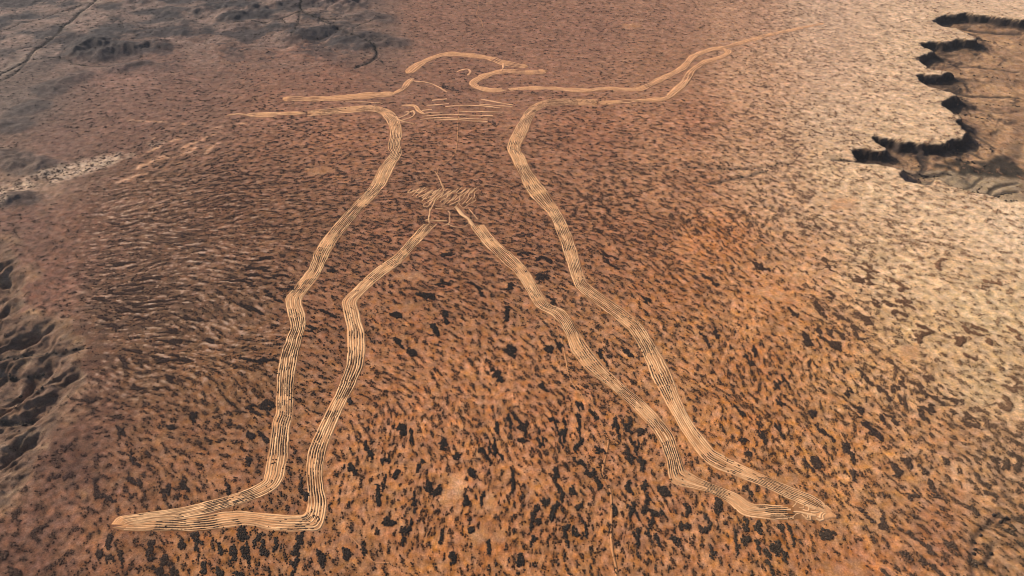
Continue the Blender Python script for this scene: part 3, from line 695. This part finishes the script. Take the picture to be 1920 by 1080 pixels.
cover = cover * (1 - bad * 0.9) * (1 - low * 0.75) * (1 - smooth(.2, .8, clear)) * (1 - 0.75 * hillm)
cover = cover * (1 - .10 * smooth(600, 800, PY)) * (1 - .5 * smooth(400, 120, PY) * smooth(1500, 1300, PX)) + 0.30 * salt
thr = 1 - cover
veg = (r01 > thr) & (ploughed < .5)
low_veg = (r01 > thr - .16) & ~(r01 > thr) & (ploughed < .5) & (rng.random(r01.shape) < .30) & (clear < .5)
veg |= (seeded >= 0) & (clear < .5) & (ploughed < .5)
cov_s = smooth(0.0, 0.22, r01 - thr + 0.16) * (1 - clear) * (1 - near_plough)

# ------------------------------------------------------------------ object helpers
def newmesh(name, V, faces_flat, nper):
    me = bpy.data.meshes.new(name)
    nf = len(faces_flat) // nper
    me.vertices.add(len(V)); me.vertices.foreach_set('co', np.ascontiguousarray(V, np.float32).ravel())
    me.loops.add(len(faces_flat)); me.loops.foreach_set('vertex_index', np.ascontiguousarray(faces_flat, np.int32))
    me.polygons.add(nf); me.polygons.foreach_set('loop_start', np.arange(0, nf * nper, nper, dtype=np.int32))
    me.update(calc_edges=True)
    return me


def link(name, me, parent=None, kind=None, label=None, cat=None, group=None):
    o = bpy.data.objects.new(name, me)
    COL.objects.link(o)
    if parent: o.parent = parent
    if kind: o['kind'] = kind
    if label: o['label'] = label
    if cat: o['category'] = cat
    if group: o['group'] = group
    return o


def colattr(me, name, rgb):
    a = me.attributes.new(name, 'FLOAT_COLOR', 'POINT')
    c = np.ones((len(rgb), 4), np.float32); c[:, :3] = rgb
    a.data.foreach_set('color', c.ravel())


def fattr(me, name, v):
    a = me.attributes.new(name, 'FLOAT', 'POINT')
    a.data.foreach_set('value', np.ascontiguousarray(v, np.float32))


def smooth_shade(me):
    me.polygons.foreach_set('use_smooth', np.ones(len(me.polygons), bool))


class Nodes:
    def __init__(s, name):
        s.m = bpy.data.materials.new(name); s.m.use_nodes = True
        s.t = s.m.node_tree; s.b = s.t.nodes['Principled BSDF']
        s.b.inputs['Roughness'].default_value = 0.95
        s.b.inputs['Specular IOR Level'].default_value = 0.1
        s.geo = s.t.nodes.new('ShaderNodeNewGeometry')

    def l(s, a, b): s.t.links.new(a, b)

    def n(s, t, **k):
        x = s.t.nodes.new(t)
        for a, v in k.items(): setattr(x, a, v)
        return x

    def noise(s, scale, detail=4, rough=0.6, vec=None):
        x = s.n('ShaderNodeTexNoise'); x.inputs['Scale'].default_value = scale
        x.inputs['Detail'].default_value = detail; x.inputs['Roughness'].default_value = rough
        s.l(vec or s.geo.outputs['Position'], x.inputs['Vector'])
        return x.outputs['Fac']

    def math(s, op, a, b=None, c=None, clamp=False):
        x = s.n('ShaderNodeMath', operation=op, use_clamp=clamp)
        for i, v in enumerate((a, b, c)):
            if v is None: continue
            if isinstance(v, (int, float)): x.inputs[i].default_value = v
            else: s.l(v, x.inputs[i])
        return x.outputs[0]

    def remap(s, v, a, b, c, d):
        x = s.n('ShaderNodeMapRange'); s.l(v, x.inputs[0])
        for i, q in enumerate((a, b, c, d)): x.inputs[i + 1].default_value = q
        return x.outputs[0]

    def attr(s, name, out='Color'):
        x = s.n('ShaderNodeAttribute', attribute_name=name); return x.outputs[out]

    def mix(s, f, a, b, mode='MIX'):
        x = s.n('ShaderNodeMix', data_type='RGBA', blend_type=mode)
        if isinstance(f, (int, float)): x.inputs[0].default_value = f
        else: s.l(f, x.inputs[0])
        for i, v in ((6, a), (7, b)):
            if isinstance(v, tuple): x.inputs[i].default_value = (*v, 1)
            else: s.l(v, x.inputs[i])
        return x.outputs[2]

    def scale(s, col, f):
        x = s.n('ShaderNodeVectorMath', operation='SCALE'); s.l(col, x.inputs[0])
        if isinstance(f, (int, float)): x.inputs['Scale'].default_value = f
        else: s.l(f, x.inputs['Scale'])
        return x.outputs[0]

    def bump(s, h, dist, strength=1.0):
        x = s.n('ShaderNodeBump'); x.inputs['Distance'].default_value = dist; x.inputs['Strength'].default_value = strength
        s.l(h, x.inputs['Height']); s.l(x.outputs[0], s.b.inputs['Normal'])

    def out(s, col): s.l(col, s.b.inputs['Base Color']); return s.m


# ground: soil map x dune texture x grit
g = Nodes('desert_soil')
r_ = g.attr('dune', 'Fac'); cv = g.attr('scrub_litter', 'Fac'); tx = g.attr('texture', 'Fac')
nb = g.noise(1 / 55, 5, 0.6); nm_ = g.noise(1 / 11, 6, 0.68); nf_ = g.noise(1 / 3.5, 3, 0.6)
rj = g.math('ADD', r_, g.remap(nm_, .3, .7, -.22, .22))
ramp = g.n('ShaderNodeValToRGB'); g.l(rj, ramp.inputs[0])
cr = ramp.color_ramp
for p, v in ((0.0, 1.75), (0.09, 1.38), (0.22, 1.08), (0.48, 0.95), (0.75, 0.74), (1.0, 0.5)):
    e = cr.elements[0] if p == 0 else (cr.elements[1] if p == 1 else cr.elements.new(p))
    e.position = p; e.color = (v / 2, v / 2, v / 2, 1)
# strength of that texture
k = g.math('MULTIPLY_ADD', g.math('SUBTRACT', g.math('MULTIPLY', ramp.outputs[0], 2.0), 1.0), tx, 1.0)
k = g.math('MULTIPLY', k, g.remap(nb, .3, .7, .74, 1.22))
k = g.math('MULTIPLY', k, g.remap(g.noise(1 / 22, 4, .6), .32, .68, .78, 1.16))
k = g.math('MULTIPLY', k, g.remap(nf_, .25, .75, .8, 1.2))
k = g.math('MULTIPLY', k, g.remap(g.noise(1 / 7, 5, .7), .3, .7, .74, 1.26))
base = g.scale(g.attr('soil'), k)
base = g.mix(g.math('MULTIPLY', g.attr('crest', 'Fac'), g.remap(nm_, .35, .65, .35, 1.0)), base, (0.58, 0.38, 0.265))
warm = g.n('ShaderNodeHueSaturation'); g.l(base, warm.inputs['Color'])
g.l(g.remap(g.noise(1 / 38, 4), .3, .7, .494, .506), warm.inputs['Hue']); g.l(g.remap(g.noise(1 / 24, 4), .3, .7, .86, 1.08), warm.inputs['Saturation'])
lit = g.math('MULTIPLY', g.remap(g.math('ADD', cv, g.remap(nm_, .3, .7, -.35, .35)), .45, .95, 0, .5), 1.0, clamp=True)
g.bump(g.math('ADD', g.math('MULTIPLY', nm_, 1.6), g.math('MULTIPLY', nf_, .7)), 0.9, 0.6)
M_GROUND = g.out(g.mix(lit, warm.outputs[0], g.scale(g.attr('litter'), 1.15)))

g = Nodes('turned_sand')
nm_ = g.noise(1 / 7, 5, .65); nl = g.noise(1 / 45, 3)
f = g.math('MULTIPLY', g.remap(nm_, .25, .75, .82, 1.15), g.remap(nl, .3, .7, .9, 1.1))
g.bump(nm_, 0.8, 0.5)
M_SAND = g.out(g.scale(g.attr('soil'), f))

g = Nodes('scrub_foliage')
nm_ = g.noise(1 / 2.2, 4, .7)
g.bump(nm_, 0.7, 0.8)
M_SCRUB = g.out(g.scale(g.attr('leaf'), g.remap(nm_, .3, .7, .55, 1.5)))

# ------------------------------------------------------------------ ground sheet
NROW, NCOL = 860, 900
ys = 560 * (4900 / 560) ** (np.arange(NROW) / (NROW - 1))
u = np.linspace(-1, 1, NCOL)
hw = 0.80 * (ys * cp_ + CAM_H * sp_)
VX = u[None, :] * hw[:, None]; VY = np.repeat(ys[:, None], NCOL, 1)
vz = sample(Z, VX, VY)
V = np.stack([VX, VY, vz], -1).reshape(-1, 3)
idx = np.arange(NROW * NCOL).reshape(NROW, NCOL)
q = np.stack([idx[:-1, :-1], idx[:-1, 1:], idx[1:, 1:], idx[1:, :-1]], -1).reshape(-1)
# apron of plain that carries the same sheet on to the horizon
border = np.concatenate([idx[0, :], idx[1:, -1], idx[-1, -2::-1], idx[-2:0:-1, 0]])
bxy = V[border]
cxy = np.array([0, 2400.0])
ring = [border]; base_n = len(V); extra = []
for s_, zt in ((1.25, .5), (2.2, 0), (6, 0), (24, 0)):
    rv = bxy.copy(); dvec = bxy[:, :2] - cxy
    rv[:, :2] = cxy + dvec * s_; rv[:, 2] = bxy[:, 2] * zt
    extra.append(rv); ring.append(base_n + np.arange(len(border))); base_n += len(border)
V2 = np.vstack([V] + extra)
qs = [q]
for a_, b_ in zip(ring[:-1], ring[1:]):
    qs.append(np.stack([a_, b_, np.roll(b_, -1), np.roll(a_, -1)], -1).reshape(-1))
me = newmesh('ground', V2, np.concatenate(qs), 4)
fx, fy = np.clip(V2[:, 0], GX0, GX1), np.clip(V2[:, 1], GY0, GY1)
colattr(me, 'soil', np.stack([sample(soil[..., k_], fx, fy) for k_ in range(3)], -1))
colattr(me, 'litter', np.stack([sample(t_, fx, fy) for t_ in (tr, tg, tb)], -1) / GAIN * 1.2)
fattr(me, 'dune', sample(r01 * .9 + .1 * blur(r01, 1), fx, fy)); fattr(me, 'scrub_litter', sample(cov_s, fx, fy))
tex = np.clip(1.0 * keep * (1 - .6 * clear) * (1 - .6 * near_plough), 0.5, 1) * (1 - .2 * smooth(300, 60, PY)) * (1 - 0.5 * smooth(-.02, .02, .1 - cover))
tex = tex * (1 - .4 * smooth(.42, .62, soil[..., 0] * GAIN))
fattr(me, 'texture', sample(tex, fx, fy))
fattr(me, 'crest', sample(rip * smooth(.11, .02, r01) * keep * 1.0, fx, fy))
smooth_shade(me)
me.materials.append(M_GROUND)
ground = link('ground', me, kind='structure', label='red desert plain with banded scrub, scarps and gullies')


def ribbon(name, A, B, z_up, skirt, mat, rgb, parent, **kw):
    """low strip of earth between two edge lines, sides cut into the ground"""
    C0 = (A + B) / 2
    n = len(A)
    def zz_(P): return sample(Z, P[:, 0], P[:, 1])
    rows = [A + (A - C0) * .06, A, C0, B, B + (B - C0) * .06]
    zs = [zz_(rows[0]) - skirt, zz_(A) + z_up, zz_(C0) + z_up * 1.15, zz_(B) + z_up, zz_(rows[4]) - skirt]
    VV = np.stack([np.column_stack([r, z]) for r, z in zip(rows, zs)], 1).reshape(-1, 3)
    id_ = np.arange(n * 5).reshape(n, 5)
    qq = np.stack([id_[:-1, :-1], id_[1:, :-1], id_[1:, 1:], id_[:-1, 1:]], -1).reshape(-1)
    me = newmesh(name, VV, qq, 4)
    colattr(me, 'soil', np.repeat(rgb, 5, 0) if np.ndim(rgb) == 2 else np.tile(rgb, (len(VV), 1)))
    me.materials.append(mat)
    return link(name, me, parent, **kw)


# ------------------------------------------------------------------ the ploughed figure
cx, cy = gp(885, 560)
fig = link('geoglyph', None, label='giant outline of a walking man ploughed into the red plain in pale furrows', cat='earthwork')
fig.location = (float(cx), float(cy), float(sample(Z, cx, cy)))
fig_inv = np.array(fig.location)


def under(o):
    o.parent = fig if o.parent is None else o.parent
    return o


def soil_at(P, k=1.0):
    return np.stack([sample(soil[..., k_], P[:, 0], P[:, 1]) for k_ in range(3)], -1) * k


sand_a, sand_b = lin((255, 200, 148)) / GAIN, lin((232, 168, 116)) / GAIN
rem = []          # remnant scrub between the furrows
from mathutils import Matrix
for nm, lab, nf, A, B in band_geo:
    n = len(A)
    C0 = (A + B) / 2
    py_ = chart(C0[:, 0], C0[:, 1])[1]
    far = smooth(330, 120, py_)[:, None]
    s = soil_at(C0)
    wob = fbm(C0[:, 0], C0[:, 1], 48, 2, 4)[:, None]
    mixk = np.clip(0.52 + 2.5 * wob + .5 * far + .22 * smooth(925, 950, py_)[:, None] + .8 * smooth(290, 225, chart(C0[:, 0], C0[:, 1])[0])[:, None] * (py_[:, None] > 940), .0, .95)
    hazel = (lin((246, 184, 138)) / GAIN)
    bright = (sand_a * (1 - far) + hazel * far)
    strip_rgb = s * 0.78 * (1 - mixk) + (sand_b * (1 - far * .3) + s * far * .3) * mixk
    if nf == 0:
        strip_rgb = s * .2 + sand_b * (.72 + .9 * wob)
    if nf != 1:
        part = ribbon(nm, A, B, 0.14 if nf > 1 else 0.05, 0.9, M_SAND, strip_rgb, fig)
        if lab: part['label'] = lab
    wid = np.hypot(*(A - B).T)
    for j in range(nf):
        t = (j + .5) / nf
        ph = rng.random() * 900
        tt = t + (0.42 / nf) * fbm(C0[:, 0] + ph, C0[:, 1], 45, j % 7, 4)[:, None]
        Pc = A * (1 - tt) + B * tt
        a0, a1 = 0, n
        if nf > 3:
            a0 = rng.integers(0, max(1, min(5, n // 8))); a1 = n - rng.integers(0, max(1, min(5, n // 8)))
        Pc = Pc[a0:a1]
        if len(Pc) < 2: continue
        T = np.gradient(Pc, axis=0); T /= np.maximum(np.hypot(T[:, 0], T[:, 1]), 1e-6)[:, None]
        N = np.stack([-T[:, 1], T[:, 0]], 1)
        lw = (wid[a0:a1] / nf) * (0.56 + 0.75 * fbm(Pc[:, 0] + ph, Pc[:, 1], 30, 4, 2)) if nf > 1 else wid[a0:a1] * (0.9 + .5 * fbm(Pc[:, 0], Pc[:, 1], 25, 3, 2))
        lw = np.clip(lw, 1.6, 5.2 if nf > 1 else 30)[:, None]
        kk = (0.92 + .45 * fbm(Pc[:, 0] + ph, Pc[:, 1], 34, 1, 4))[:, None]
        fd = np.clip(.12 + 1.1 * fbm(Pc[:, 0] + ph, Pc[:, 1] + ph, 55, 5, 4), 0, .75)[:, None] * (1 - .85 * far[a0:a1])
        ss = s[a0:a1] * .9
        br = bright[a0:a1]
        fo = ribbon('furrow' if nf > 1 else nm, Pc + N * lw / 2, Pc - N * lw / 2, 0.34, 0.6, M_SAND, (br * kk * (.94 if nm != 'loin_scribble' else .85) + s[a0:a1] * (.06 if nm != 'loin_scribble' else .15)) * (1 - fd) + ss * fd, part if nf > 1 else fig)
        if nf == 1 and lab: fo['label'] = lab
        # remnants in the gap beside this furrow
        if nf >= 7 and j < nf - 1:
            tg_ = (j + 1) / nf
            G = A * (1 - tg_) + B * tg_
            dens = fbm(G[:, 0], G[:, 1], 34, 6, 3)[:, ]
            on = (chart(G[:, 0], G[:, 1])[0] > 262) & (dens + 0.35 * fbm(G[:, 0] + 50 * j, G[:, 1], 14, 3, 2) > -0.02 + 0.4 * (mixk[:, 0] - .45)) & (rng.random(n) < .9)
            D = np.gradient(G, axis=0)
            for ii in np.nonzero(on)[0]:
                rem.append((G[ii, 0], G[ii, 1], math.atan2(D[ii, 1], D[ii, 0])))
# parts were built in place; keep them there under the figure's own origin
bpy.context.view_layer.update()
Mi = fig.matrix_world.inverted()
for o in fig.children:
    o.matrix_parent_inverse = Mi

# ------------------------------------------------------------------ vehicle tracks
TRACKS = [([(1040, 595), (1045, 612), (1054, 638), (1062, 680), (1071, 713), (1090, 740), (1120, 780), (1139, 822), (1140, 835), (1136, 855), (1130, 887), (1142, 915), (1147, 945), (1146, 985), (1147, 1020), (1154, 1060), (1158, 1095)], 5.4, 'faint sandy vehicle track winding down between the legs'),
          ([(861, 198), (859, 230), (858, 263), (853, 287), (840, 303), (820, 317), (827, 340), (834, 356)], 4.0, 'faint straight track down the torso'),
          ([(767, 293), (790, 308), (816, 322)], 3.0, 'faint side track left of the waist'), ([(893, -5), (897, 12), (894, 26), (903, 40), (906, 52)], 3.0, 'faint far track above the head'),
          ([(645, 990), (670, 1020), (700, 1052), (730, 1056)], 3.2, 'faint track right of the left heel')]
for l, wd, lab in TRACKS:
    P = spline(pts(l), 6)
    P = P + 3 * np.stack([fbm(P[:, 0], P[:, 1], 50, 3, 2), fbm(P[:, 0], P[:, 1], 50, 5, 2)], 1)
    T = np.gradient(P, axis=0); T /= np.maximum(np.hypot(T[:, 0], T[:, 1]), 1e-6)[:, None]
    N = np.stack([-T[:, 1], T[:, 0]], 1)
    wv = (wd * (0.8 + .8 * fbm(P[:, 0], P[:, 1], 22, 2, 2)))[:, None]
    ribbon('vehicle_track', P + N * wv / 2, P - N * wv / 2, 0.45, 0.8, M_SAND, soil_at(P) * .45 + sand_b * .5, None, kind='structure', label=lab)

# ------------------------------------------------------------------ scrub
def tufts(cx, cy, rad, hgt, leaf, n=6, two=True, stretch=None, rot=None):
    """many low irregular bushes as one vertex/triangle soup"""
    m = len(cx)
    a = np.arange(n) / n * 2 * np.pi
    ph = rng.random((m, 1)) * 6.28
    st = np.ones((m, 1)) if stretch is None else stretch[:, None]
    ro = (rng.random((m, 1)) * 6.28) if rot is None else rot[:, None]
    rings = []
    zb = sample(Z, cx, cy)
    specs = ((1.0, -0.35), (0.82, 0.62)) if two else ((1.0, -0.35), (0.6, 0.75))
    for f, h in specs:
        rj = rad[:, None] * f * (1 + 0.75 * (rng.random((m, n)) - .5))
        lx = rj * np.cos(a + ph) * st; ly = rj * np.sin(a + ph)
        x = cx[:, None] + lx * np.cos(ro) - ly * np.sin(ro); y = cy[:, None] + lx * np.sin(ro) + ly * np.cos(ro)
        z = zb[:, None] + hgt[:, None] * h * (1 + 0.6 * (rng.random((m, n)) - .5))
        rings.append(np.stack([x, y, z], -1))
    top = np.stack([cx + rad * .25 * (rng.random(m) - .5), cy + rad * .25 * (rng.random(m) - .5), zb + hgt * (0.9 + .3 * rng.random(m))], -1)[:, None]
    VV = np.concatenate(rings + [top], 1)
    k_ = np.arange(n); k1 = (k_ + 1) % n
    t1 = np.stack([k_, k1, n + k1], -1); t2 = np.stack([k_, n + k1, n + k_], -1); t3 = np.stack([n + k_, n + k1, np.full(n, 2 * n)], -1)
    tri = np.concatenate([t1, t2, t3]).reshape(-1)
    nv = 2 * n + 1
    FF = (tri[None] + (np.arange(m) * nv)[:, None]).reshape(-1)
    LL = np.repeat(leaf * (0.65 + .8 * rng.random((m, 1)) ** 1.4), nv, 0)
    return VV.reshape(-1, 3), FF, LL


def leaf_at(x, y):
    return np.stack([sample(t_, x, y) for t_ in (tr, tg, tb)], -1) / GAIN * (1.15 + .35 * smooth(1700, 1000, y))[..., None]


# separate clumps of the near ground
nearm = veg & (PY > 470) & (PX > -10) & (PX < 1930) & (PY < 1085)
labels_ = np.zeros((NY, NX), np.int32)
comps = []
jj, ii = np.nonzero(nearm)
cells = set(zip(jj.tolist(), ii.tolist()))
cid = 0
while cells:
    s0 = cells.pop(); cid += 1
    st = [s0]; comp = [s0]; sd_ = seeded[s0]
    while st:
        j, i = st.pop()
        for dj, di in ((1, 0), (-1, 0), (0, 1), (0, -1)):
            t = (j + dj, i + di)
            if t in cells and seeded[t] == sd_ and len(comp) < 130:
                cells.discard(t); st.append(t); comp.append(t)
    comps.append((int(sd_), comp))


def comp_area(c):
    j, i = c[1][0]
    f = Y[j, i] * cp_ + CAM_H * sp_
    return len(c[1]) * CELL * CELL * (F / f) ** 2 * CAM_H / math.hypot(CAM_H, Y[j, i])


comps = [(comp_area(c), c) for c in comps]
comps.sort(key=lambda t: (-(t[1][0] >= 0) * 1e6 - t[0]))
best = {}
single = []
for ar, c in comps:
    if c[0] >= 0:
        if c[0] in best: continue
        best[c[0]] = 1
    if len(single) < 300:
        single.append(c)
owned = np.zeros((NY, NX), bool)


def where(px, py):
    """plain words for where a clump stands: (phrase, group)"""
    lx = np.interp(py, [430, 560, 720, 900, 960], [630, 540, 520, 500, 300])
    lix = np.interp(py, [430, 560, 720, 840, 990], [800, 660, 655, 605, 600])
    rix = np.interp(py, [430, 570, 720, 900], [895, 1010, 1140, 1260])
    rx = np.interp(py, [430, 540, 720, 860, 950], [1060, 1095, 1265, 1345, 1550])
    lev = next(n for y, n in ((530, 'thigh'), (600, 'knee'), (680, 'upper shin'), (770, 'middle shin'), (850, 'lower shin'), (2000, 'ankle')) if py < y)
    if py > 985 and px < 610: return 'under the ' + ('toes' if px < 330 else 'arch' if px < 480 else 'heel') + ' of the left foot', 'scrub clumps below the left foot'
    if py > 935 and 1260 < px < 1600: return 'under the ' + ('heel' if px < 1370 else 'arch' if px < 1480 else 'toes') + ' of the right foot', 'scrub clumps below the right foot'
    if px < lx and py < 985: return ('well left of' if px < lx - 200 else 'just left of') + f' left leg, {lev} level', 'scrub clumps left of the figure'
    if px < lix and py < 985: return f'between left leg bands, {lev} level', 'scrub clumps inside the left leg'
    if px < rix or py > 900 and px < 1260:
        if py < 870: return f'between both legs, {lev} level', 'scrub clumps between the legs'
        return ('left of the sand clearing' if px < 820 else 'near the sand clearing' if px < 960 else 'right of the sand clearing' if px < 1130 else 'beyond the track by the clearing'), 'scrub clumps between the feet'
    if px < rx: return f'between right leg bands, {lev} level', 'scrub clumps inside the right leg'
    return ('on tan plain far right' if px > 1640 else 'on orange ground right') + f', {lev} level', 'scrub clumps right of the figure'


ORD = 'second third fourth fifth sixth seventh eighth ninth tenth eleventh twelfth'.split()
NUM = 'two three four five six seven eight nine ten eleven twelve thirteen fourteen fifteen'.split()
made = []
for c in single:
    j = np.array([t[0] for t in c[1]]); i = np.array([t[1] for t in c[1]])
    owned[j, i] = True
    m = len(j)
    q_ = 3 if m >= 24 else 9
    x = np.repeat(gx[i], q_) + (rng.random(q_ * m) - .5) * 4; y = np.repeat(gy[j], q_) + (rng.random(q_ * m) - .5) * 4
    rad = 1.0 + 1.4 * rng.random(q_ * m) ** 1.5; h = rad * (0.75 + .4 * rng.random(q_ * m))
    lf = leaf_at(x, y)
    VV, FF, LL = tufts(x, y, rad, h, lf, 6)
    org = np.array([x.mean(), y.mean(), float(sample(Z, x.mean(), y.mean()))])
    me = newmesh('shrub_clump', VV - org, FF, 3)
    colattr(me, 'leaf', LL); me.materials.append(M_SCRUB)
    px, py = chart(org[0], org[1])
    wtxt, grp = where(px, py)
    if c[0] >= 0:
        lab = CLUMPS[c[0]][5]
    else:
        cc = np.cov(np.stack([x, y])); ev = np.linalg.eigvalsh(cc); el = math.sqrt(ev[1] / max(ev[0], 1e-3))
        size = 'large' if m > 80 else ('medium' if m > 50 else 'small')
        shape = 'long narrow' if el > 2.6 else ('oval' if el > 1.6 else 'compact')
        lab = f"{size} {shape} scrub clump {wtxt}"
    o = link('shrub_clump', me, label=lab, cat='shrubs', group=grp)
    o.location = org
    made.append((lab, px, o))
bylab = {}
for lab, px, o in made:
    bylab.setdefault(lab, []).append((px, o))
for lab, l in bylab.items():
    if len(l) > 1:
        l.sort(key=lambda t: t[0])
        for k_, (px, o) in enumerate(l):
            if k_ == 0: t = 'leftmost'
            elif k_ == len(l) - 1: t = 'rightmost'
            else: t = ORD[min(k_ - 1, len(ORD) - 1)] + ' from left'
            o['label'] = lab + ', ' + t

rest = veg & ~owned & (PX > -160) & (PX < 2080) & (PY < 1130) & (PY > -25)
jj, ii = np.nonzero(rest)
d = Y[jj, ii]
prob = np.where(d < 1500, 0.75, np.where(d < 2500, 0.42, 0.22))
tall = np.where(d < 1500, 1.0, np.where(d < 2500, 1.25, 1.6))
kp = rng.random(len(jj)) < prob
jj, ii, tall = jj[kp], ii[kp], tall[kp]
x = gx[ii] + (rng.random(len(ii)) - .5) * 4.4; y = gy[jj] + (rng.random(len(ii)) - .5) * 4.4
fn = sample(fine, x, y)
rad = (1.1 + 1.5 * rng.random(len(x))) * tall * (1 - .12 * fn); h = rad * (0.62 + .35 * rng.random(len(x))) / tall ** .6
leafc = leaf_at(x, y)
rk_ = np.clip((sample(r01, x, y) - sample(thr, x, y)) / np.maximum(sample(cover, x, y), .05), 0, 1)[:, None]
brown_ = np.stack([sample(soil[..., k_], x, y) for k_ in range(3)], -1) * np.array([.36, .36, .38])
wb_ = np.clip(.70 - 1.0 * rk_ + .35 * (rng.random((len(x), 1)) - .5), 0, .8)
leafc = leafc * (1 - wb_) + brown_ * wb_
j2, i2 = np.nonzero(low_veg & ~owned & (PX > -160) & (PX < 2080) & (PY < 1130) & (PY > -25) & (rng.random(veg.shape) < np.where(Y < 1500, 1, np.where(Y < 2500, .55, .22))))
x2 = gx[i2] + (rng.random(len(i2)) - .5) * 3; y2 = gy[j2] + (rng.random(len(i2)) - .5) * 3
r2 = (0.8 + .9 * rng.random(len(x2))) * np.where(y2 < 1500, 1, 1.25)
so = np.stack([sample(soil[..., k_], x2, y2) for k_ in range(3)], -1)
leafc = np.vstack([leafc, leaf_at(x2, y2) * .6 + so * .16]); x = np.concatenate([x, x2]); y = np.concatenate([y, y2]); rad = np.concatenate([rad, r2]); h = np.concatenate([h, r2 * .55])
nearsel = y < 1500
Vs = []; Fs = []; Ls = []; off = 0
dirx = sample(DX, x, y); diry = sample(DY, x, y)
for selm, n in ((nearsel, 5), (~nearsel, 4)):
    VV, FF, LL = tufts(x[selm], y[selm], rad[selm], h[selm], leafc[selm], n, True, 1 + .5 * rng.random(selm.sum()), np.arctan2(diry, dirx)[selm])
    Vs.append(VV); Fs.append(FF + off); Ls.append(LL); off += len(VV)
# creek-side trees
tx_, ty_ = [], []
for l, dp, wd in CREEKS:
    P = spline(pts(l), 9)
    P = P[rng.random(len(P)) < (.75 if dp > .7 else .4)]
    tx_.append(P[:, 0] + rng.normal(0, wd * .5, len(P))); ty_.append(P[:, 1] + rng.normal(0, wd * .5, len(P)))
tx_ = np.concatenate(tx_); ty_ = np.concatenate(ty_)
VV, FF, LL = tufts(tx_, ty_, 2.5 + 3 * rng.random(len(tx_)), 2.5 + 2 * rng.random(len(tx_)), np.tile(lin((62, 54, 48)) / GAIN, (len(tx_), 1)), 5)
Vs.append(VV); Fs.append(FF + off); Ls.append(LL); off += len(VV)
me = newmesh('scrub', np.vstack(Vs), np.concatenate(Fs), 3)
colattr(me, 'leaf', np.vstack(Ls)); me.materials.append(M_SCRUB)
link('scrub', me, kind='stuff', label='countless small dark desert shrubs in bands across the plain')
# scrub left standing between the furrows
rem = np.array(rem)
VV, FF, LL = tufts(rem[:, 0], rem[:, 1], 1.0 + .7 * rng.random(len(rem)), 0.9 + .5 * rng.random(len(rem)), leaf_at(rem[:, 0], rem[:, 1]), 5, True, 2.6 + 2 * rng.random(len(rem)), rem[:, 2])
me = newmesh('remnant_scrub', VV, FF, 3)
colattr(me, 'leaf', LL); me.materials.append(M_SCRUB)
link('remnant_scrub', me, kind='stuff', label='dark strips of scrub left between the pale furrows')

# ------------------------------------------------------------------ air
if HAZE > 0:
    L_ = 62000.0
    zb, zt = -140.0, CAM_H + 40
    vv = np.array([(sx * L_, sy * L_ + 2400, z) for z in (zb, zt) for sx, sy in ((-1, -1), (1, -1), (1, 1), (-1, 1))], float)
    ff = np.array([0, 3, 2, 1, 4, 5, 6, 7, 0, 1, 5, 4, 1, 2, 6, 5, 2, 3, 7, 6, 3, 0, 4, 7])
    me = newmesh('haze', vv, ff, 4)
    m = bpy.data.materials.new('air'); m.use_nodes = True
    t = m.node_tree
    t.nodes.remove(t.nodes['Principled BSDF'])
    vol = t.nodes.new('ShaderNodeVolumePrincipled')
    vol.inputs['Color'].default_value = (0.86, 0.90, 1.0, 1)
    vol.inputs['Density'].default_value = HAZE
    vol.inputs['Anisotropy'].default_value = 0.2
    t.links.new(vol.outputs[0], t.nodes['Material Output'].inputs['Volume'])
    me.materials.append(m)
    link('haze', me, kind='stuff', label='thin pale desert haze')
